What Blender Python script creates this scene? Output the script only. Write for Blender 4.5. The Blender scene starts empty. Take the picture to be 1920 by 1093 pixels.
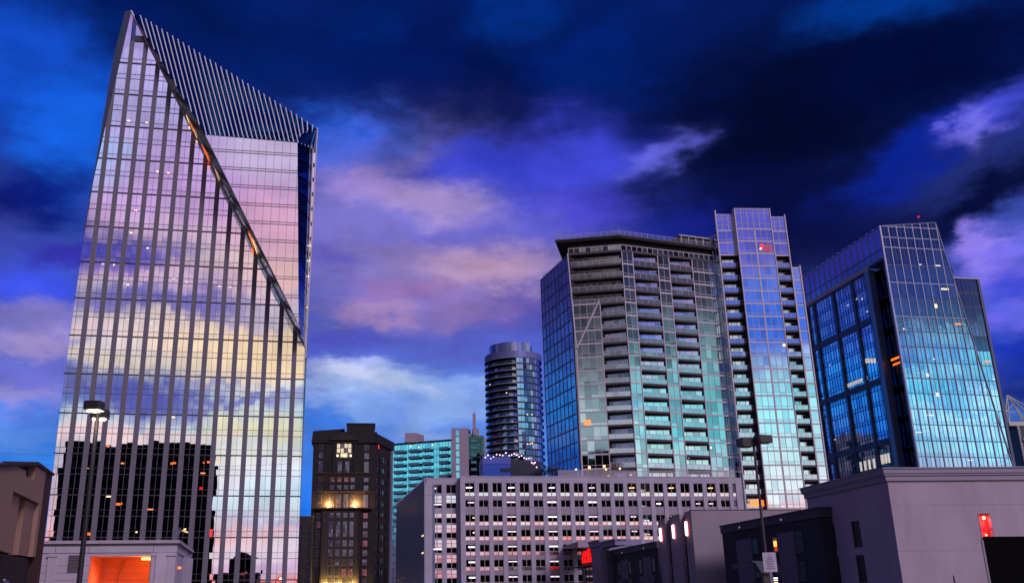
import bpy, math, random
from math import radians as R
random.seed(7)
S = bpy.context.scene
COL = S.collection
# ------------------------------------------------------------------ camera
cam = bpy.data.objects.new('camera', bpy.data.cameras.new('camera'))
COL.objects.link(cam)
PITCH, ROLL = R(18.07), 0.008
from mathutils import Vector, Matrix
F = Vector((0, math.cos(PITCH), math.sin(PITCH)))
Rt = Vector((1, 0, 0)); Up = Vector((0, -math.sin(PITCH), math.cos(PITCH)))
Rp = Rt*math.cos(ROLL) - Up*math.sin(ROLL)
Upp = Up*math.cos(ROLL) + Rt*math.sin(ROLL)
m = Matrix((Rp, Upp, -F)).transposed().to_4x4()
m.translation = (0, 0, 1.7)
cam.matrix_world = m
cam.data.sensor_width = 36
cam.data.lens = 36*1729/1920
cam.data.shift_x = 121/1920
cam.data.clip_start = 0.1
cam.data.clip_end = 20000
S.camera = cam
# ------------------------------------------------------------------ colour management
S.view_settings.view_transform = 'Standard'
S.view_settings.look = 'None'
S.view_settings.exposure = 0.0
S.view_settings.gamma = 1.0
S.view_settings.use_curve_mapping = False
S.cycles.max_bounces = 6
S.cycles.diffuse_bounces = 2
S.cycles.glossy_bounces = 4
S.cycles.sample_clamp_indirect = 6
# ------------------------------------------------------------------ sun: last warm pink glow from behind the camera
SUN_AZ, SUN_EL = 148, 33
sd = bpy.data.lights.new('sun', 'SUN')
sd.energy = 1.5; sd.angle = R(18); sd.color = (1.0, 0.80, 0.93)
sun = bpy.data.objects.new('sun', sd); COL.objects.link(sun)
a, e = R(SUN_AZ), R(SUN_EL)
sdir = Vector((math.sin(a)*math.cos(e), math.cos(a)*math.cos(e), math.sin(e)))
sun.rotation_euler = sdir.to_track_quat('Z', 'Y').to_euler()
# ------------------------------------------------------------------ sky (dusk clouds, all round the horizon, by direction)
def s2l(c):
    return tuple(((v/255+.055)/1.055)**2.4 if v > 10 else v/255/12.92 for v in c) + (1,)
# each cloud bank: azimuth, elevation, half sizes (degrees), tilt, linear colour, cover
BLOBS=[
(2.42,30.95,12.4,4.92,0,(0.0, 0.0048, 0.0704),0.95),
(-19.81,32.92,8.79,3.28,0,(0.0, 0.0091, 0.107),0.85),
(23.21,26.3,12.8,6.56,0,(0.0, 0.0012, 0.0144),0.98),
(19.92,20.9,7.02,4.1,0,(0.0006, 0.0021, 0.0423),0.92),
(31.14,27.86,7.42,2.46,0,(0.0, 0.0024, 0.0343),0.90),
(14.25,19.91,4.36,2.46,0,(0.007, 0.0168, 0.305),0.70),
(-28.09,28.99,5.62,3.69,0,(0.0052, 0.0648, 0.5271),0.95),
(-24.16,25.56,3.64,3.28,0,(0.007, 0.1221, 0.7758),0.90),
(-18.71,32.49,4.86,3.28,0,(0.0, 0.008, 0.0908),0.85),
(-26.17,22.33,3.99,1.8,10,(0.0009, 0.0052, 0.15),0.95),
(-7.2,27.02,3.68,1.97,0,(0.0037, 0.0976, 0.7011),0.95),
(-5.11,31.23,4.79,2.46,0,(0.0, 0.0091, 0.1221),0.70),
(-5.57,34.31,2.98,1.23,0,(0.0, 0.0144, 0.1559),0.60),
(5.57,34.24,2.98,1.97,0,(0.0, 0.0296, 0.2542),0.70),
(29.16,31.55,4.81,1.48,0,(0.0, 0.0423, 0.305),0.85),
(10.99,31.07,3.83,2.46,0,(0.0, 0.0176, 0.2051),0.60),
(-2.78,21.26,9.68,5.33,0,(0.1878, 0.1683, 0.5149),0.93),
(-3.85,22.24,7.09,3.69,0,(0.1746, 0.1559, 0.552),0.90),
(7.34,25.3,5.44,2.62,8,(0.0482, 0.0612, 0.6584),0.90),
(2.3,26.15,3.65,1.31,0,(0.0262, 0.0452, 0.6105),0.70),
(13.58,25.77,2.37,1.07,20,(0.1384, 0.15, 0.807),0.70),
(9.66,22.55,3.55,1.23,0,(0.0612, 0.0482, 0.5776),0.70),
(2.92,21.88,5.3,1.48,0,(0.107, 0.107, 0.6105),0.70),
(-4.97,24.67,3.61,1.15,0,(0.3231, 0.2232, 0.5906),0.85),
(-1.36,23.41,4.02,1.07,-8,(0.3712, 0.2705, 0.5647),0.85),
(-4.18,20.25,4.37,1.31,0,(0.2384, 0.1878, 0.5029),0.80),
(-7.33,20.5,2.28,0.82,0,(0.0931, 0.0844, 0.552),0.60),
(2.85,19.24,4.34,1.56,0,(0.491, 0.314, 0.5149),0.95),
(-2.75,18.12,4.31,0.984,0,(0.2874, 0.15, 0.402),0.80),
(-5.16,16.93,2.57,0.574,-5,(0.402, 0.2423, 0.4564),0.70),
(5.56,17.01,3.43,1.23,0,(0.0887, 0.0612, 0.3325),0.80),
(1.06,16.62,3.42,0.82,0,(0.2623, 0.162, 0.402),0.70),
(-6.82,15.25,3.4,0.984,0,(0.0685, 0.0723, 0.5029),0.80),
(1.37,14.3,3.38,1.31,0,(0.0887, 0.107, 0.5395),0.80),
(-2.03,10.06,7.5,3.28,0,(0.117, 0.2623, 0.7605),0.85),
(-3.71,11.2,5.02,1.15,0,(0.2874, 0.402, 0.7758),0.65),
(-6.24,12.58,2.18,0.984,8,(0.552, 0.6038, 0.855),0.97),
(-3.21,11.76,2.51,0.82,-5,(0.4342, 0.552, 0.8388),0.95),
(-7.38,11.65,1.26,0.984,0,(0.2623, 0.402, 0.7758),0.80),
(-8.1,13.26,1.35,0.41,0,(0.305, 0.3515, 0.7011),0.80),
(-4.75,13.32,1.69,0.41,-6,(0.305, 0.3763, 0.7305),0.75),
(0.32,11.85,2.01,0.574,4,(0.2423, 0.3763, 0.7454),0.80),
(-2.04,13,1.35,0.41,0,(0.1878, 0.2623, 0.6724),0.70),
(-5.03,10.87,2.5,0.492,3,(0.3916, 0.5149, 0.8228),0.75),
(-6.34,10.04,1.67,0.41,0,(0.1878, 0.3515, 0.7605),0.70),
(-0.36,10.54,2.5,0.656,5,(0.2423, 0.402, 0.7913),0.80),
(-4.7,10.71,2.5,0.656,0,(0.1144, 0.2623, 0.7305),0.70),
(-1.37,9.09,2.49,0.656,0,(0.305, 0.4287, 0.7529),0.70),
(-7.97,9.7,1.33,0.984,0,(0.0319, 0.1714, 0.7157),0.80),
(-8.71,5.57,1.65,2.87,0,(0.006, 0.162, 0.807),0.97),
(-6.59,7.47,6.62,1.64,0,(0.0452, 0.2051, 0.7529),0.60),
(-26.04,17.19,3.43,1.31,0,(0.0423, 0.0844, 0.8388),0.90),
(-23.79,19.16,2.6,0.82,0,(0.0296, 0.0232, 0.3916),0.85),
(-25.78,15.25,4.25,0.82,0,(0.2307, 0.1946, 0.552),0.85),
(-24.73,13.84,3.38,0.82,0,(0.3419, 0.2623, 0.552),0.90),
(-24.79,12.02,4.19,0.82,0,(0.162, 0.162, 0.6105),0.80),
(-25.45,10.62,3.34,0.82,0,(0.305, 0.2623, 0.6105),0.80),
(-24.2,7.3,4.13,2.13,0,(0.0296, 0.2159, 0.7913),0.92),
(-24.97,9.02,3.32,0.656,0,(0.1144, 0.2623, 0.7529),0.70),
(34.44,24.26,3.24,0.984,18,(0.0545, 0.0685, 0.6308),0.92),
(33.26,23.7,1.34,0.902,30,(0.1946, 0.1812, 0.8388),0.90),
(28.75,22.82,4.45,1.23,22,(0.0024, 0.0176, 0.3515),0.80),
(31.32,19.92,6.11,1.15,15,(0.0003, 0.0012, 0.0232),0.96),
(23.99,18.78,5.2,2.46,0,(0.0009, 0.0024, 0.0452),0.80),
(32.12,16.99,2.49,1.07,0,(0.1812, 0.15, 0.7758),0.95),
(30.97,17.93,1.12,0.82,0,(0.305, 0.2159, 0.8388),0.80),
(33.06,15.81,1.7,1.07,0,(0.0452, 0.0612, 0.6795),0.80),
(32.16,14.38,2.03,0.738,0,(0.1329, 0.1221, 0.7305),0.85),
(32.28,12.22,3.36,1.64,0,(0.0037, 0.0232, 0.3763),0.93),
(32.08,9.7,3.33,1.8,0,(0.0024, 0.0116, 0.1878),0.93),
(-40,6,9,4,0,(0.0116, 0.1144, 0.6795),0.90),
(-78,10,26,20,0,(0.0037, 0.0103, 0.0887),0.93),
(-37,17,7,3,0,(0.0423, 0.0452, 0.2623),0.85),
(-41,11,9,3,0,(0.0262, 0.305, 0.9131),0.90),
(-40,14.5,3,1.5,0,(0.0612, 0.1274, 0.6445),0.70),
(-38,20,8,2.5,0,(0.0452, 0.0382, 0.2623),0.85),
(-44,24,9,3,0,(0.007, 0.0452, 0.402),0.70),
(-36,9,3,1,0,(0.1022, 0.2623, 0.7529),0.60),
(42,12,5,6,0,(0.003, 0.013, 0.1878),0.80),
(180,25,60,4,0,(0.491, 0.305, 0.6584),0.85),
(178,20,60,3,0,(0.7305, 0.5776, 0.5149),0.75),
(178,17,60,1.6,0,(0.4564, 0.4342, 0.6308),0.70),
(238,18,42,22,0,(0.006, 0.0116, 0.0887),0.96),
(205,6,16,8,0,(0.0612, 0.0612, 0.1878),0.70),
(232,7.4,7,2.6,0,(0.5776, 0.807, 0.8714),0.92),
(138,25,24,8,0,(0.0103, 0.0116, 0.107),0.97),
(156,20,8,4,0,(0.0802, 0.0802, 0.552),0.90),
(156,15.2,8,2.6,0,(0.0212, 0.1384, 0.7305),0.95),
(128,18.5,9,3.6,0,(0.0252, 0.0194, 0.0545),0.95),
(130,14.5,7,1.6,0,(0.0612, 0.1413, 0.2051),0.85),
(136,16,4,2.6,0,(0.007, 0.0252, 0.2232),0.85),
(137,19.5,5,2.5,0,(0.008, 0.0103, 0.1022),0.90),
(138,10,24,2.6,0,(0.1878, 0.8388, 0.956),0.96),
(134,8.3,5,1.2,8,(0.807, 0.9734, 1.0),0.95),
(133.4,10.4,1.6,0.8,20,(0.8879, 0.9823, 1.0),0.95),
(135,9.3,2,0.35,10,(0.1022, 0.4564, 0.8308),0.80),
(134,7.4,3,0.5,0,(0.5776, 0.956, 0.9734),0.85),
(131,10.6,3,0.6,-6,(0.6724, 0.9216, 1.0),0.80),
(137,11.6,3,0.5,6,(0.5776, 0.8714, 1.0),0.80),
(124,11,6,2.5,0,(0.1559, 0.4564, 0.5149),0.70),
(150,8.5,12,1.6,0,(0.6105, 0.8714, 0.8714),0.80),
(138,13,5,0.9,8,(0.0212, 0.1274, 0.6105),0.85),
(133,10.8,4,0.5,-8,(0.0452, 0.305, 0.6795),0.60),
(140,8.2,5,0.5,6,(0.1022, 0.402, 0.7157),0.60),
(160,3,20,1.2,0,(0.9734, 0.4851, 0.5029),0.80),
(158,1.3,20,1,0,(0.9216, 0.1878, 0.2051),0.90),
(160,3.2,16,0.9,0,(0.9734, 0.5149, 0.4851),0.85),
(158,5.9,16,1.5,0,(0.855, 0.956, 0.9734),0.97),
(197,9.5,7,2.6,0,(0.6105, 0.6445, 0.7011),0.90),
(197,14,7,2.2,0,(0.1559, 0.1384, 0.1746),0.90),
(198,18.5,9,4,0,(0.0103, 0.008, 0.0116),0.97),
(180,23.5,8,3,0,(0.5647, 0.3515, 0.7454),0.90),
(180,29,10,3.4,0,(0.4342, 0.402, 0.7758),0.95),
(186.5,25.5,3,2.2,0,(0.305, 0.491, 0.8388),0.90),
(174,22,4,2.4,0,(0.8228, 0.4793, 0.6584),0.85),
(174,26.4,4,1.8,0,(0.6172, 0.552, 0.7758),0.85),
(185,20,5,1.1,5,(0.0395, 0.0452, 0.4452),0.97),
(187,21.2,2.5,0.6,0,(0.0802, 0.0887, 0.5149),0.80),
(183,18.9,3,0.5,-4,(0.1878, 0.117, 0.491),0.75),
(180,18.3,6,0.5,0,(0.6172, 0.402, 0.5776),0.70),
(180,17.2,6,0.8,-4,(0.1221, 0.107, 0.4793),0.90),
(176,16.6,4,0.5,3,(0.1878, 0.162, 0.5149),0.70),
(178,15.2,7,1.2,0,(0.7605, 0.6038, 0.552),0.85),
(184,14.6,3,0.8,0,(0.7305, 0.552, 0.6172),0.70),
(186,13.7,3,0.4,0,(0.2232, 0.2159, 0.5149),0.70),
(173,14.4,6,1.9,0,(0.9047, 0.6724, 0.4125),0.90),
(172.5,18.6,4,1,0,(0.8714, 0.5647, 0.552),0.80),
(183,12.9,3,0.5,0,(0.8388, 0.6724, 0.5149),0.70),
(178,13.2,5,0.5,4,(0.7529, 0.6105, 0.5149),0.70),
(176,12.4,2.5,0.35,0,(0.2232, 0.2159, 0.4678),0.70),
(181,11.4,7,1,3,(0.0844, 0.0976, 0.4564),0.97),
(174,11.2,4,0.5,-6,(0.1559, 0.162, 0.4793),0.85),
(186,10.9,3,0.5,0,(0.0976, 0.15, 0.491),0.85),
(179,10.3,3,0.4,0,(0.305, 0.305, 0.5776),0.60),
(173,9.6,3.5,0.8,0,(0.855, 0.807, 0.5149),0.90),
(183,8.9,4,0.9,0,(0.9047, 0.6038, 0.6038),0.90),
(178,9,3,0.6,0,(0.807, 0.6724, 0.6724),0.80),
(173,7.9,4,0.6,0,(0.7605, 0.807, 0.6724),0.85),
(173,5.8,5,1,0,(0.552, 0.7305, 0.8388),0.90),
(172,4.4,3,0.4,4,(0.305, 0.4564, 0.7305),0.60),
(172,3.2,5,0.7,0,(0.6867, 0.6724, 0.8228),0.85),
(172,2,5,0.7,0,(0.5149, 0.4452, 0.7305),0.85),
(171,1.2,4,0.5,0,(0.7454, 0.5149, 0.6172),0.80)]

W = bpy.data.worlds.new('World'); S.world = W; W.use_nodes = True
W.cycles.sampling_method = 'MANUAL'; W.cycles.sample_map_resolution = 512
nt = W.node_tree; nt.nodes.clear(); N = nt.nodes; L = nt.links
def nd(t, **k):
    n = N.new(t)
    for a, v in k.items(): setattr(n, a, v)
    return n
def plug(sock, v):
    if hasattr(v, 'links'): L.new(v, sock)
    else: sock.default_value = v
def mth(op, a, b=None, c=None):
    n = nd('ShaderNodeMath', operation=op)
    plug(n.inputs[0], a)
    if b is not None: plug(n.inputs[1], b)
    if c is not None: plug(n.inputs[2], c)
    return n.outputs[0]
def vmth(op, a, b, out='Vector'):
    n = nd('ShaderNodeVectorMath', operation=op)
    plug(n.inputs[0], a); plug(n.inputs[1], b)
    return n.outputs[out]
def mixc(f, a, b, mode='MIX'):
    n = nd('ShaderNodeMix', data_type='RGBA', blend_type=mode)
    plug(n.inputs[0], f); plug(n.inputs[6], a); plug(n.inputs[7], b)
    return n.outputs[2]
tc = nd('ShaderNodeTexCoord').outputs['Generated']
sx = nd('ShaderNodeSeparateXYZ'); L.new(tc, sx.inputs[0])
az = mth('MULTIPLY', mth('ARCTAN2', sx.outputs[0], sx.outputs[1]), 57.29578)
az = mth('WRAP', az, 270.0, -90.0)
el = mth('MULTIPLY', mth('ARCSINE', sx.outputs[2]), 57.29578)
cx = nd('ShaderNodeCombineXYZ'); plug(cx.inputs[0], mth('MULTIPLY', az, .055)); plug(cx.inputs[1], mth('MULTIPLY', el, .115))
def noise(scale, detail, rough, vec, off=(0, 0, 0)):
    n = nd('ShaderNodeTexNoise'); n.inputs['Scale'].default_value = scale
    n.inputs['Detail'].default_value = detail; n.inputs['Roughness'].default_value = rough
    L.new(vmth('ADD', vec, off), n.inputs['Vector']); return n
n1 = noise(1.6, 5, .55, cx.outputs[0]); n2 = noise(1.6, 5, .55, cx.outputs[0], (7.3, 3.1, 1.7))
azw = mth('MULTIPLY_ADD', mth('SUBTRACT', n1.outputs[0], .5), 10.0, az)
elw = mth('MULTIPLY_ADD', mth('SUBTRACT', n2.outputs[0], .5), 4.5, el)
n4 = noise(6.5, 5, .6, cx.outputs[0], (1.3, 5.2, .4)); n5 = noise(6.5, 5, .6, cx.outputs[0], (4.4, 8.7, 2.2))
azw = mth('MULTIPLY_ADD', mth('SUBTRACT', n4.outputs[0], .5), 5.0, azw); elw = mth('MULTIPLY_ADD', mth('SUBTRACT', n5.outputs[0], .5), 2.6, elw)
vw = nd('ShaderNodeCombineXYZ'); plug(vw.inputs[0], azw); plug(vw.inputs[1], elw); vw.inputs[2].default_value = 1
vw = vw.outputs[0]
def ramp(stops, fac):
    n = nd('ShaderNodeValToRGB'); cr = n.color_ramp
    while len(cr.elements) < len(stops): cr.elements.new(.5)
    for el_, (p, c) in zip(cr.elements, stops):
        el_.position = p; el_.color = s2l(c)
    L.new(fac, n.inputs[0]); return n.outputs[0]
ef = mth('DIVIDE', elw, 60.0)
front = ramp([(0, (60, 140, 232)), (.1, (66, 132, 226)), (.2, (80, 100, 205)), (.32, (58, 76, 176)), (.45, (6, 32, 112)), (1, (4, 16, 70))], ef)
back = ramp([(0, (236, 110, 110)), (.04, (244, 160, 165)), (.1, (222, 205, 224)), (.17, (200, 224, 234)), (.25, (205, 200, 210)), (.36, (222, 196, 196)), (.48, (180, 146, 214)), (.6, (90, 80, 170)), (1, (8, 24, 84))], ef)
mr = nd('ShaderNodeMapRange', interpolation_type='SMOOTHSTEP'); plug(mr.inputs[0], sx.outputs[1])
mr.inputs[1].default_value = .35; mr.inputs[2].default_value = -.25
colr = mixc(mr.outputs[0], front, back)
nis = nd('ShaderNodeTexSky', sky_type='NISHITA'); nis.sun_disc = False
nis.sun_elevation = R(2); nis.sun_rotation = R(SUN_AZ)
for (ba, be, ra, re, rot, c, op) in BLOBS:
    t = R(rot); cs, sn = math.cos(t), math.sin(t)
    u = vmth('DOT_PRODUCT', vw, (cs/ra, sn/ra, -(ba*cs+be*sn)/ra), 'Value')
    v = vmth('DOT_PRODUCT', vw, (-sn/re, cs/re, (ba*sn-be*cs)/re), 'Value')
    d = mth('MULTIPLY_ADD', u, u, mth('MULTIPLY', v, v))
    w = mth('MULTIPLY', mth('POWER', .42, mth('POWER', d, 1.5)), op)
    colr = mixc(w, colr, (*c, 1))
n3 = noise(3.2, 8, .58, cx.outputs[0], (2.1, 9.4, 0))
mod = mth('MULTIPLY_ADD', mth('SUBTRACT', n3.outputs[0], .5), 1.2, 1.04)
colr = mixc(1.0, colr, mod, 'MULTIPLY')
colr = mixc(.0012, colr, nis.outputs[0], 'ADD')
bg = nd('ShaderNodeBackground'); L.new(colr, bg.inputs[0]); bg.inputs[1].default_value = 1.0
L.new(bg.outputs[0], nd('ShaderNodeOutputWorld').inputs[0])
# ------------------------------------------------------------------ materials
MATS = {}
def mat(name, col, rough=.7, metal=0, emit=None, es=1, var=0, vscale=1.0, bump=0, bscale=1.0, spec=.5, stretch=(1, 1, 1), sheer=0):
    if name in MATS: return MATS[name]
    M = bpy.data.materials.new(name); M.use_nodes = True; MATS[name] = M
    t = M.node_tree; b = t.nodes['Principled BSDF']
    c = s2l(col) if max(col) > 1.5 else (*col, 1)
    b.inputs['Base Color'].default_value = c
    b.inputs['Roughness'].default_value = rough; b.inputs['Metallic'].default_value = metal
    b.inputs['Specular IOR Level'].default_value = spec
    if sheer: b.inputs['Alpha'].default_value = 1-sheer
    if emit:
        b.inputs['Emission Color'].default_value = s2l(emit); b.inputs['Emission Strength'].default_value = es
    if var or bump:
        tcn = t.nodes.new('ShaderNodeTexCoord'); mp = t.nodes.new('ShaderNodeMapping'); mp.inputs['Scale'].default_value = stretch
        t.links.new(tcn.outputs['Object'], mp.inputs[0])
    if var:
        n = t.nodes.new('ShaderNodeTexNoise'); n.inputs['Scale'].default_value = vscale; n.inputs['Detail'].default_value = 6; n.inputs['Roughness'].default_value = .65
        t.links.new(mp.outputs[0], n.inputs[0])
        r = t.nodes.new('ShaderNodeMapRange'); r.inputs[3].default_value = 1-var; r.inputs[4].default_value = 1+var
        r.inputs[1].default_value = .25; r.inputs[2].default_value = .75
        t.links.new(n.outputs[0], r.inputs[0])
        x = t.nodes.new('ShaderNodeMix'); x.data_type = 'RGBA'; x.blend_type = 'MULTIPLY'; x.inputs[0].default_value = 1
        x.inputs[6].default_value = c; t.links.new(r.outputs[0], x.inputs[7]); t.links.new(x.outputs[2], b.inputs['Base Color'])
    if bump:
        n = t.nodes.new('ShaderNodeTexNoise'); n.inputs['Scale'].default_value = bscale; n.inputs['Detail'].default_value = 1.5
        t.links.new(mp.outputs[0], n.inputs[0])
        bp = t.nodes.new('ShaderNodeBump'); bp.inputs['Distance'].default_value = bump; bp.inputs['Strength'].default_value = 1
        t.links.new(n.outputs[0], bp.inputs['Height']); t.links.new(bp.outputs[0], b.inputs['Normal'])
    return M
def glass(name, col, bump=.006, bscale=.45, rough=.03, dark=0):
    return mat(name, col, rough=rough, metal=1, bump=bump, bscale=bscale)
# ------------------------------------------------------------------ mesh helpers
class Fr:
    """a wall frame: origin, direction along the wall; d counts outward (to the viewer's side)"""
    def __init__(s, o, p):
        s.o = Vector((o[0], o[1], 0)); e = Vector((p[0]-o[0], p[1]-o[1], 0)); s.len = e.length; s.e = e.normalized(); s.n = Vector((s.e.y, -s.e.x, 0))
    def P(s, a, d, z): return s.o + s.e*a + s.n*d + Vector((0, 0, z))
    def off(s, a, d=0):
        q = s.P(a, d, 0); f = Fr((q.x, q.y), (q.x+s.e.x, q.y+s.e.y)); f.len = s.len; return f
G0 = Fr((0, 0), (1, 0))
class MB:
    def __init__(s): s.v = []; s.f = []; s.mi = []; s.ms = []
    def m(s, M):
        if M not in s.ms: s.ms.append(M)
        return s.ms.index(M)
    def face(s, pts, M):
        i = len(s.v); s.v += [tuple(p) for p in pts]; s.f.append(tuple(range(i, i+len(pts)))); s.mi.append(s.m(M)); return s
    def box(s, fr, a0, a1, d0, d1, z0, z1, M):
        i = len(s.v); k = s.m(M)
        for z in (z0, z1):
            for (a, d) in ((a0, d1), (a1, d1), (a1, d0), (a0, d0)): s.v.append(tuple(fr.P(a, d, z)))
        for q in ((3, 2, 1, 0), (4, 5, 6, 7), (0, 1, 5, 4), (1, 2, 6, 5), (2, 3, 7, 6), (3, 0, 4, 7)):
            s.f.append(tuple(i+j for j in q)); s.mi.append(k)
        return s
    def prism(s, fr, poly, d0, d1, M, Mside=None):
        """wall-plane polygon (a, z) counter-clockwise seen from outside, from depth d0 to d1 (d1 outer)"""
        n = len(poly); i = len(s.v); k = s.m(M); ks = s.m(Mside) if Mside else k
        for d in (d1, d0):
            for a, z in poly: s.v.append(tuple(fr.P(a, d, z)))
        s.f.append(tuple(range(i, i+n))); s.mi.append(k)
        s.f.append(tuple(range(i+2*n-1, i+n-1, -1))); s.mi.append(k)
        for j in range(n):
            q = (j+1) % n; s.f.append((i+j, i+n+j, i+n+q, i+q)); s.mi.append(ks)
        return s
    def plan(s, pts, z0, z1, M, Mtop=None):
        """extruded plan polygon, counter-clockwise from above"""
        n = len(pts); i = len(s.v); k = s.m(M); kt = s.m(Mtop) if Mtop else k
        for z in (z0, z1):
            for p in pts: s.v.append((p[0], p[1], z))
        s.f.append(tuple(range(i+n-1, i-1, -1))); s.mi.append(kt); s.f.append(tuple(range(i+n, i+2*n))); s.mi.append(kt)
        for j in range(n):
            q = (j+1) % n; s.f.append((i+j, i+q, i+n+q, i+n+j)); s.mi.append(k)
        return s
    def tube(s, p, q, r0, r1, M, n=10):
        p, q = Vector(p), Vector(q); z = (q-p).normalized(); x = z.orthogonal().normalized(); y = z.cross(x); i = len(s.v); k = s.m(M)
        for c, r in ((p, r0), (q, r1)):
            for j in range(n):
                t = 2*math.pi*j/n; s.v.append(tuple(c + x*(r*math.cos(t)) + y*(r*math.sin(t))))
        for j in range(n):
            t = (j+1) % n; s.f.append((i+j, i+t, i+n+t, i+n+j)); s.mi.append(k)
        s.f.append(tuple(range(i+n-1, i-1, -1))); s.mi.append(k); s.f.append(tuple(range(i+n, i+2*n))); s.mi.append(k)
        return s
    def ball(s, c, r, M, n=8, sq=1.0):
        c = Vector(c); i = len(s.v); k = s.m(M)
        for a in range(1, n//2):
            t = math.pi*a/(n//2)
            for j in range(n):
                p = 2*math.pi*j/n; s.v.append(tuple(c+Vector((r*math.sin(t)*math.cos(p), r*math.sin(t)*math.sin(p), r*sq*math.cos(t)))))
        rows = n//2-1
        for a in range(rows-1):
            for j in range(n):
                q = (j+1) % n; s.f.append((i+a*n+j, i+(a+1)*n+j, i+(a+1)*n+q, i+a*n+q)); s.mi.append(k)
        s.v.append(tuple(c+Vector((0, 0, r*sq)))); s.v.append(tuple(c-Vector((0, 0, r*sq)))); t = len(s.v)-2
        for j in range(n):
            q = (j+1) % n
            s.f.append((t, i+j, i+q)); s.mi.append(k); s.f.append((t+1, i+(rows-1)*n+q, i+(rows-1)*n+j)); s.mi.append(k)
        return s
    def pane(s, fr, a0, a1, z0, z1, d, M, tilt=.002, clip=None):
        ta, tz = random.gauss(0, tilt), random.gauss(0, tilt); ca, cz = (a0+a1)/2, (z0+z1)/2
        poly = [(a0, z0), (a1, z0), (a1, z1), (a0, z1)]
        if clip: poly = clip_poly(poly, clip)
        if len(poly) < 3: return s
        return s.face([fr.P(a, d+ta*(a-ca)+tz*(z-cz), z) for a, z in poly], M)
    def build(s, name, parent=None, loc=None, **props):
        me = bpy.data.meshes.new(name); o = bpy.data.objects.new(name, me)
        base = Vector(loc) if loc else (Vector(parent['_w']) if parent and '_w' in parent else Vector((0, 0, 0)))
        me.from_pydata([tuple(Vector(v)-base) for v in s.v], [], s.f)
        for M in s.ms: me.materials.append(M)
        me.polygons.foreach_set('material_index', s.mi); me.update()
        COL.objects.link(o)
        if parent:
            o.parent = parent; o.location = base-Vector(parent['_w'])
        else: o.location = base
        o['_w'] = tuple(base)
        for k, v in props.items(): o[k] = v
        return o
def clip_poly(poly, clip):
    out = poly
    for i in range(len(clip)):
        (x0, y0), (x1, y1) = clip[i], clip[(i+1) % len(clip)]; src = out; out = []
        side = lambda p: (x1-x0)*(p[1]-y0)-(y1-y0)*(p[0]-x0)
        for j in range(len(src)):
            p, q = src[j], src[(j+1) % len(src)]; a, b = side(p), side(q)
            if a >= 0: out.append(p)
            if (a >= 0) != (b >= 0):
                t = a/(a-b); out.append((p[0]+t*(q[0]-p[0]), p[1]+t*(q[1]-p[1])))
        if len(out) < 3: return []
    return out
def span(clip, z):
    """left and right of a convex outline at height z"""
    xs = []
    for i in range(len(clip)):
        (x0, y0), (x1, y1) = clip[i], clip[(i+1) % len(clip)]
        if (y0-z)*(y1-z) <= 0 and y0 != y1: xs.append(x0+(x1-x0)*(z-y0)/(y1-y0))
    return (min(xs), max(xs)) if len(xs) > 1 else None
def thing(name, label, cat, loc, group=None):
    o = bpy.data.objects.new(name, None); COL.objects.link(o); o.location = loc; o['_w'] = tuple(loc)
    o.empty_display_size = .5
    o['label'] = label; o['category'] = cat
    if group: o['group'] = group
    return o
def tag(o, label, cat, group=None):
    o['label'] = label; o['category'] = cat
    if group: o['group'] = group
    return o
def lamp(name, loc, col, watts, size=.2, parent=None, kind='POINT', rot=None, spot=None):
    d = bpy.data.lights.new(name, kind); d.energy = watts; d.color = col
    if kind in ('POINT', 'SPOT'): d.shadow_soft_size = size
    if kind == 'SPOT': d.spot_size = spot; d.spot_blend = .8
    o = bpy.data.objects.new(name, d); COL.objects.link(o)
    o.parent = parent
    o.location = Vector(loc)-Vector(parent['_w']) if parent else loc
    if rot: o.rotation_euler = rot
    return o
# palette
G_SILVER = glass('silver_glass', (.97, .95, .96), bump=.0022, bscale=.3, rough=.008); G_SILVER2 = glass('silver_glass_dim', (.88, .86, .90), bump=.0022, bscale=.3, rough=.008); G_SILVER3 = glass('silver_spandrel', (.90, .88, .92), bump=.0015, rough=.008)
G_TEAL = glass('teal_glass', (.62, .80, .80), bump=.004); G_TEAL2 = glass('teal_glass_dim', (.36, .52, .55), bump=.005); G_DARK = glass('smoked_glass', (.10, .12, .15), bump=.004)
G_BLUE = glass('blue_glass', (.52, .76, .90), bump=.005); G_BLUE2 = glass('blue_glass_dim', (.26, .46, .70), bump=.005); G_NAVY = glass('navy_glass', (.10, .16, .30), bump=.005)
PALE = mat('pale_frame', (.60, .53, .58), rough=.5, var=.08, vscale=2)
DARKM = mat('dark_metal', (.035, .033, .04), rough=.5)
MULL = mat('mullion_metal', (.10, .09, .12), rough=.45, metal=.3)
STONE = mat('grey_stone', (.33, .31, .36), rough=.75, var=.12, vscale=.5)
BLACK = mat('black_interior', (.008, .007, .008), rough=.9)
WHITE_E = mat('white_tube', (.9, .9, .9), emit=(255, 240, 252), es=3.0)
WARM_E = mat('warm_lamp', (.9, .8, .6), emit=(255, 196, 120), es=2.2)
ORANGE_E = mat('orange_lamp', (.9, .5, .2), emit=(255, 110, 20), es=1.6)
RED_E = mat('red_lamp', (.9, .1, .1), emit=(255, 16, 10), es=1.3)
CREAM_E = mat('cream_light', (.9, .9, .8), emit=(236, 220, 200), es=.75)
def setting(o): o['kind'] = 'structure'; return o
# ------------------------------------------------------------------ ground
asphalt = mat('asphalt', (.05, .05, .055), rough=.85, var=.25, vscale=.6)
mb = MB(); mb.face([(-6000, -6000, 0), (6000, -6000, 0), (6000, 6000, 0), (-6000, 6000, 0)], asphalt)
setting(mb.build('ground'))
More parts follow.
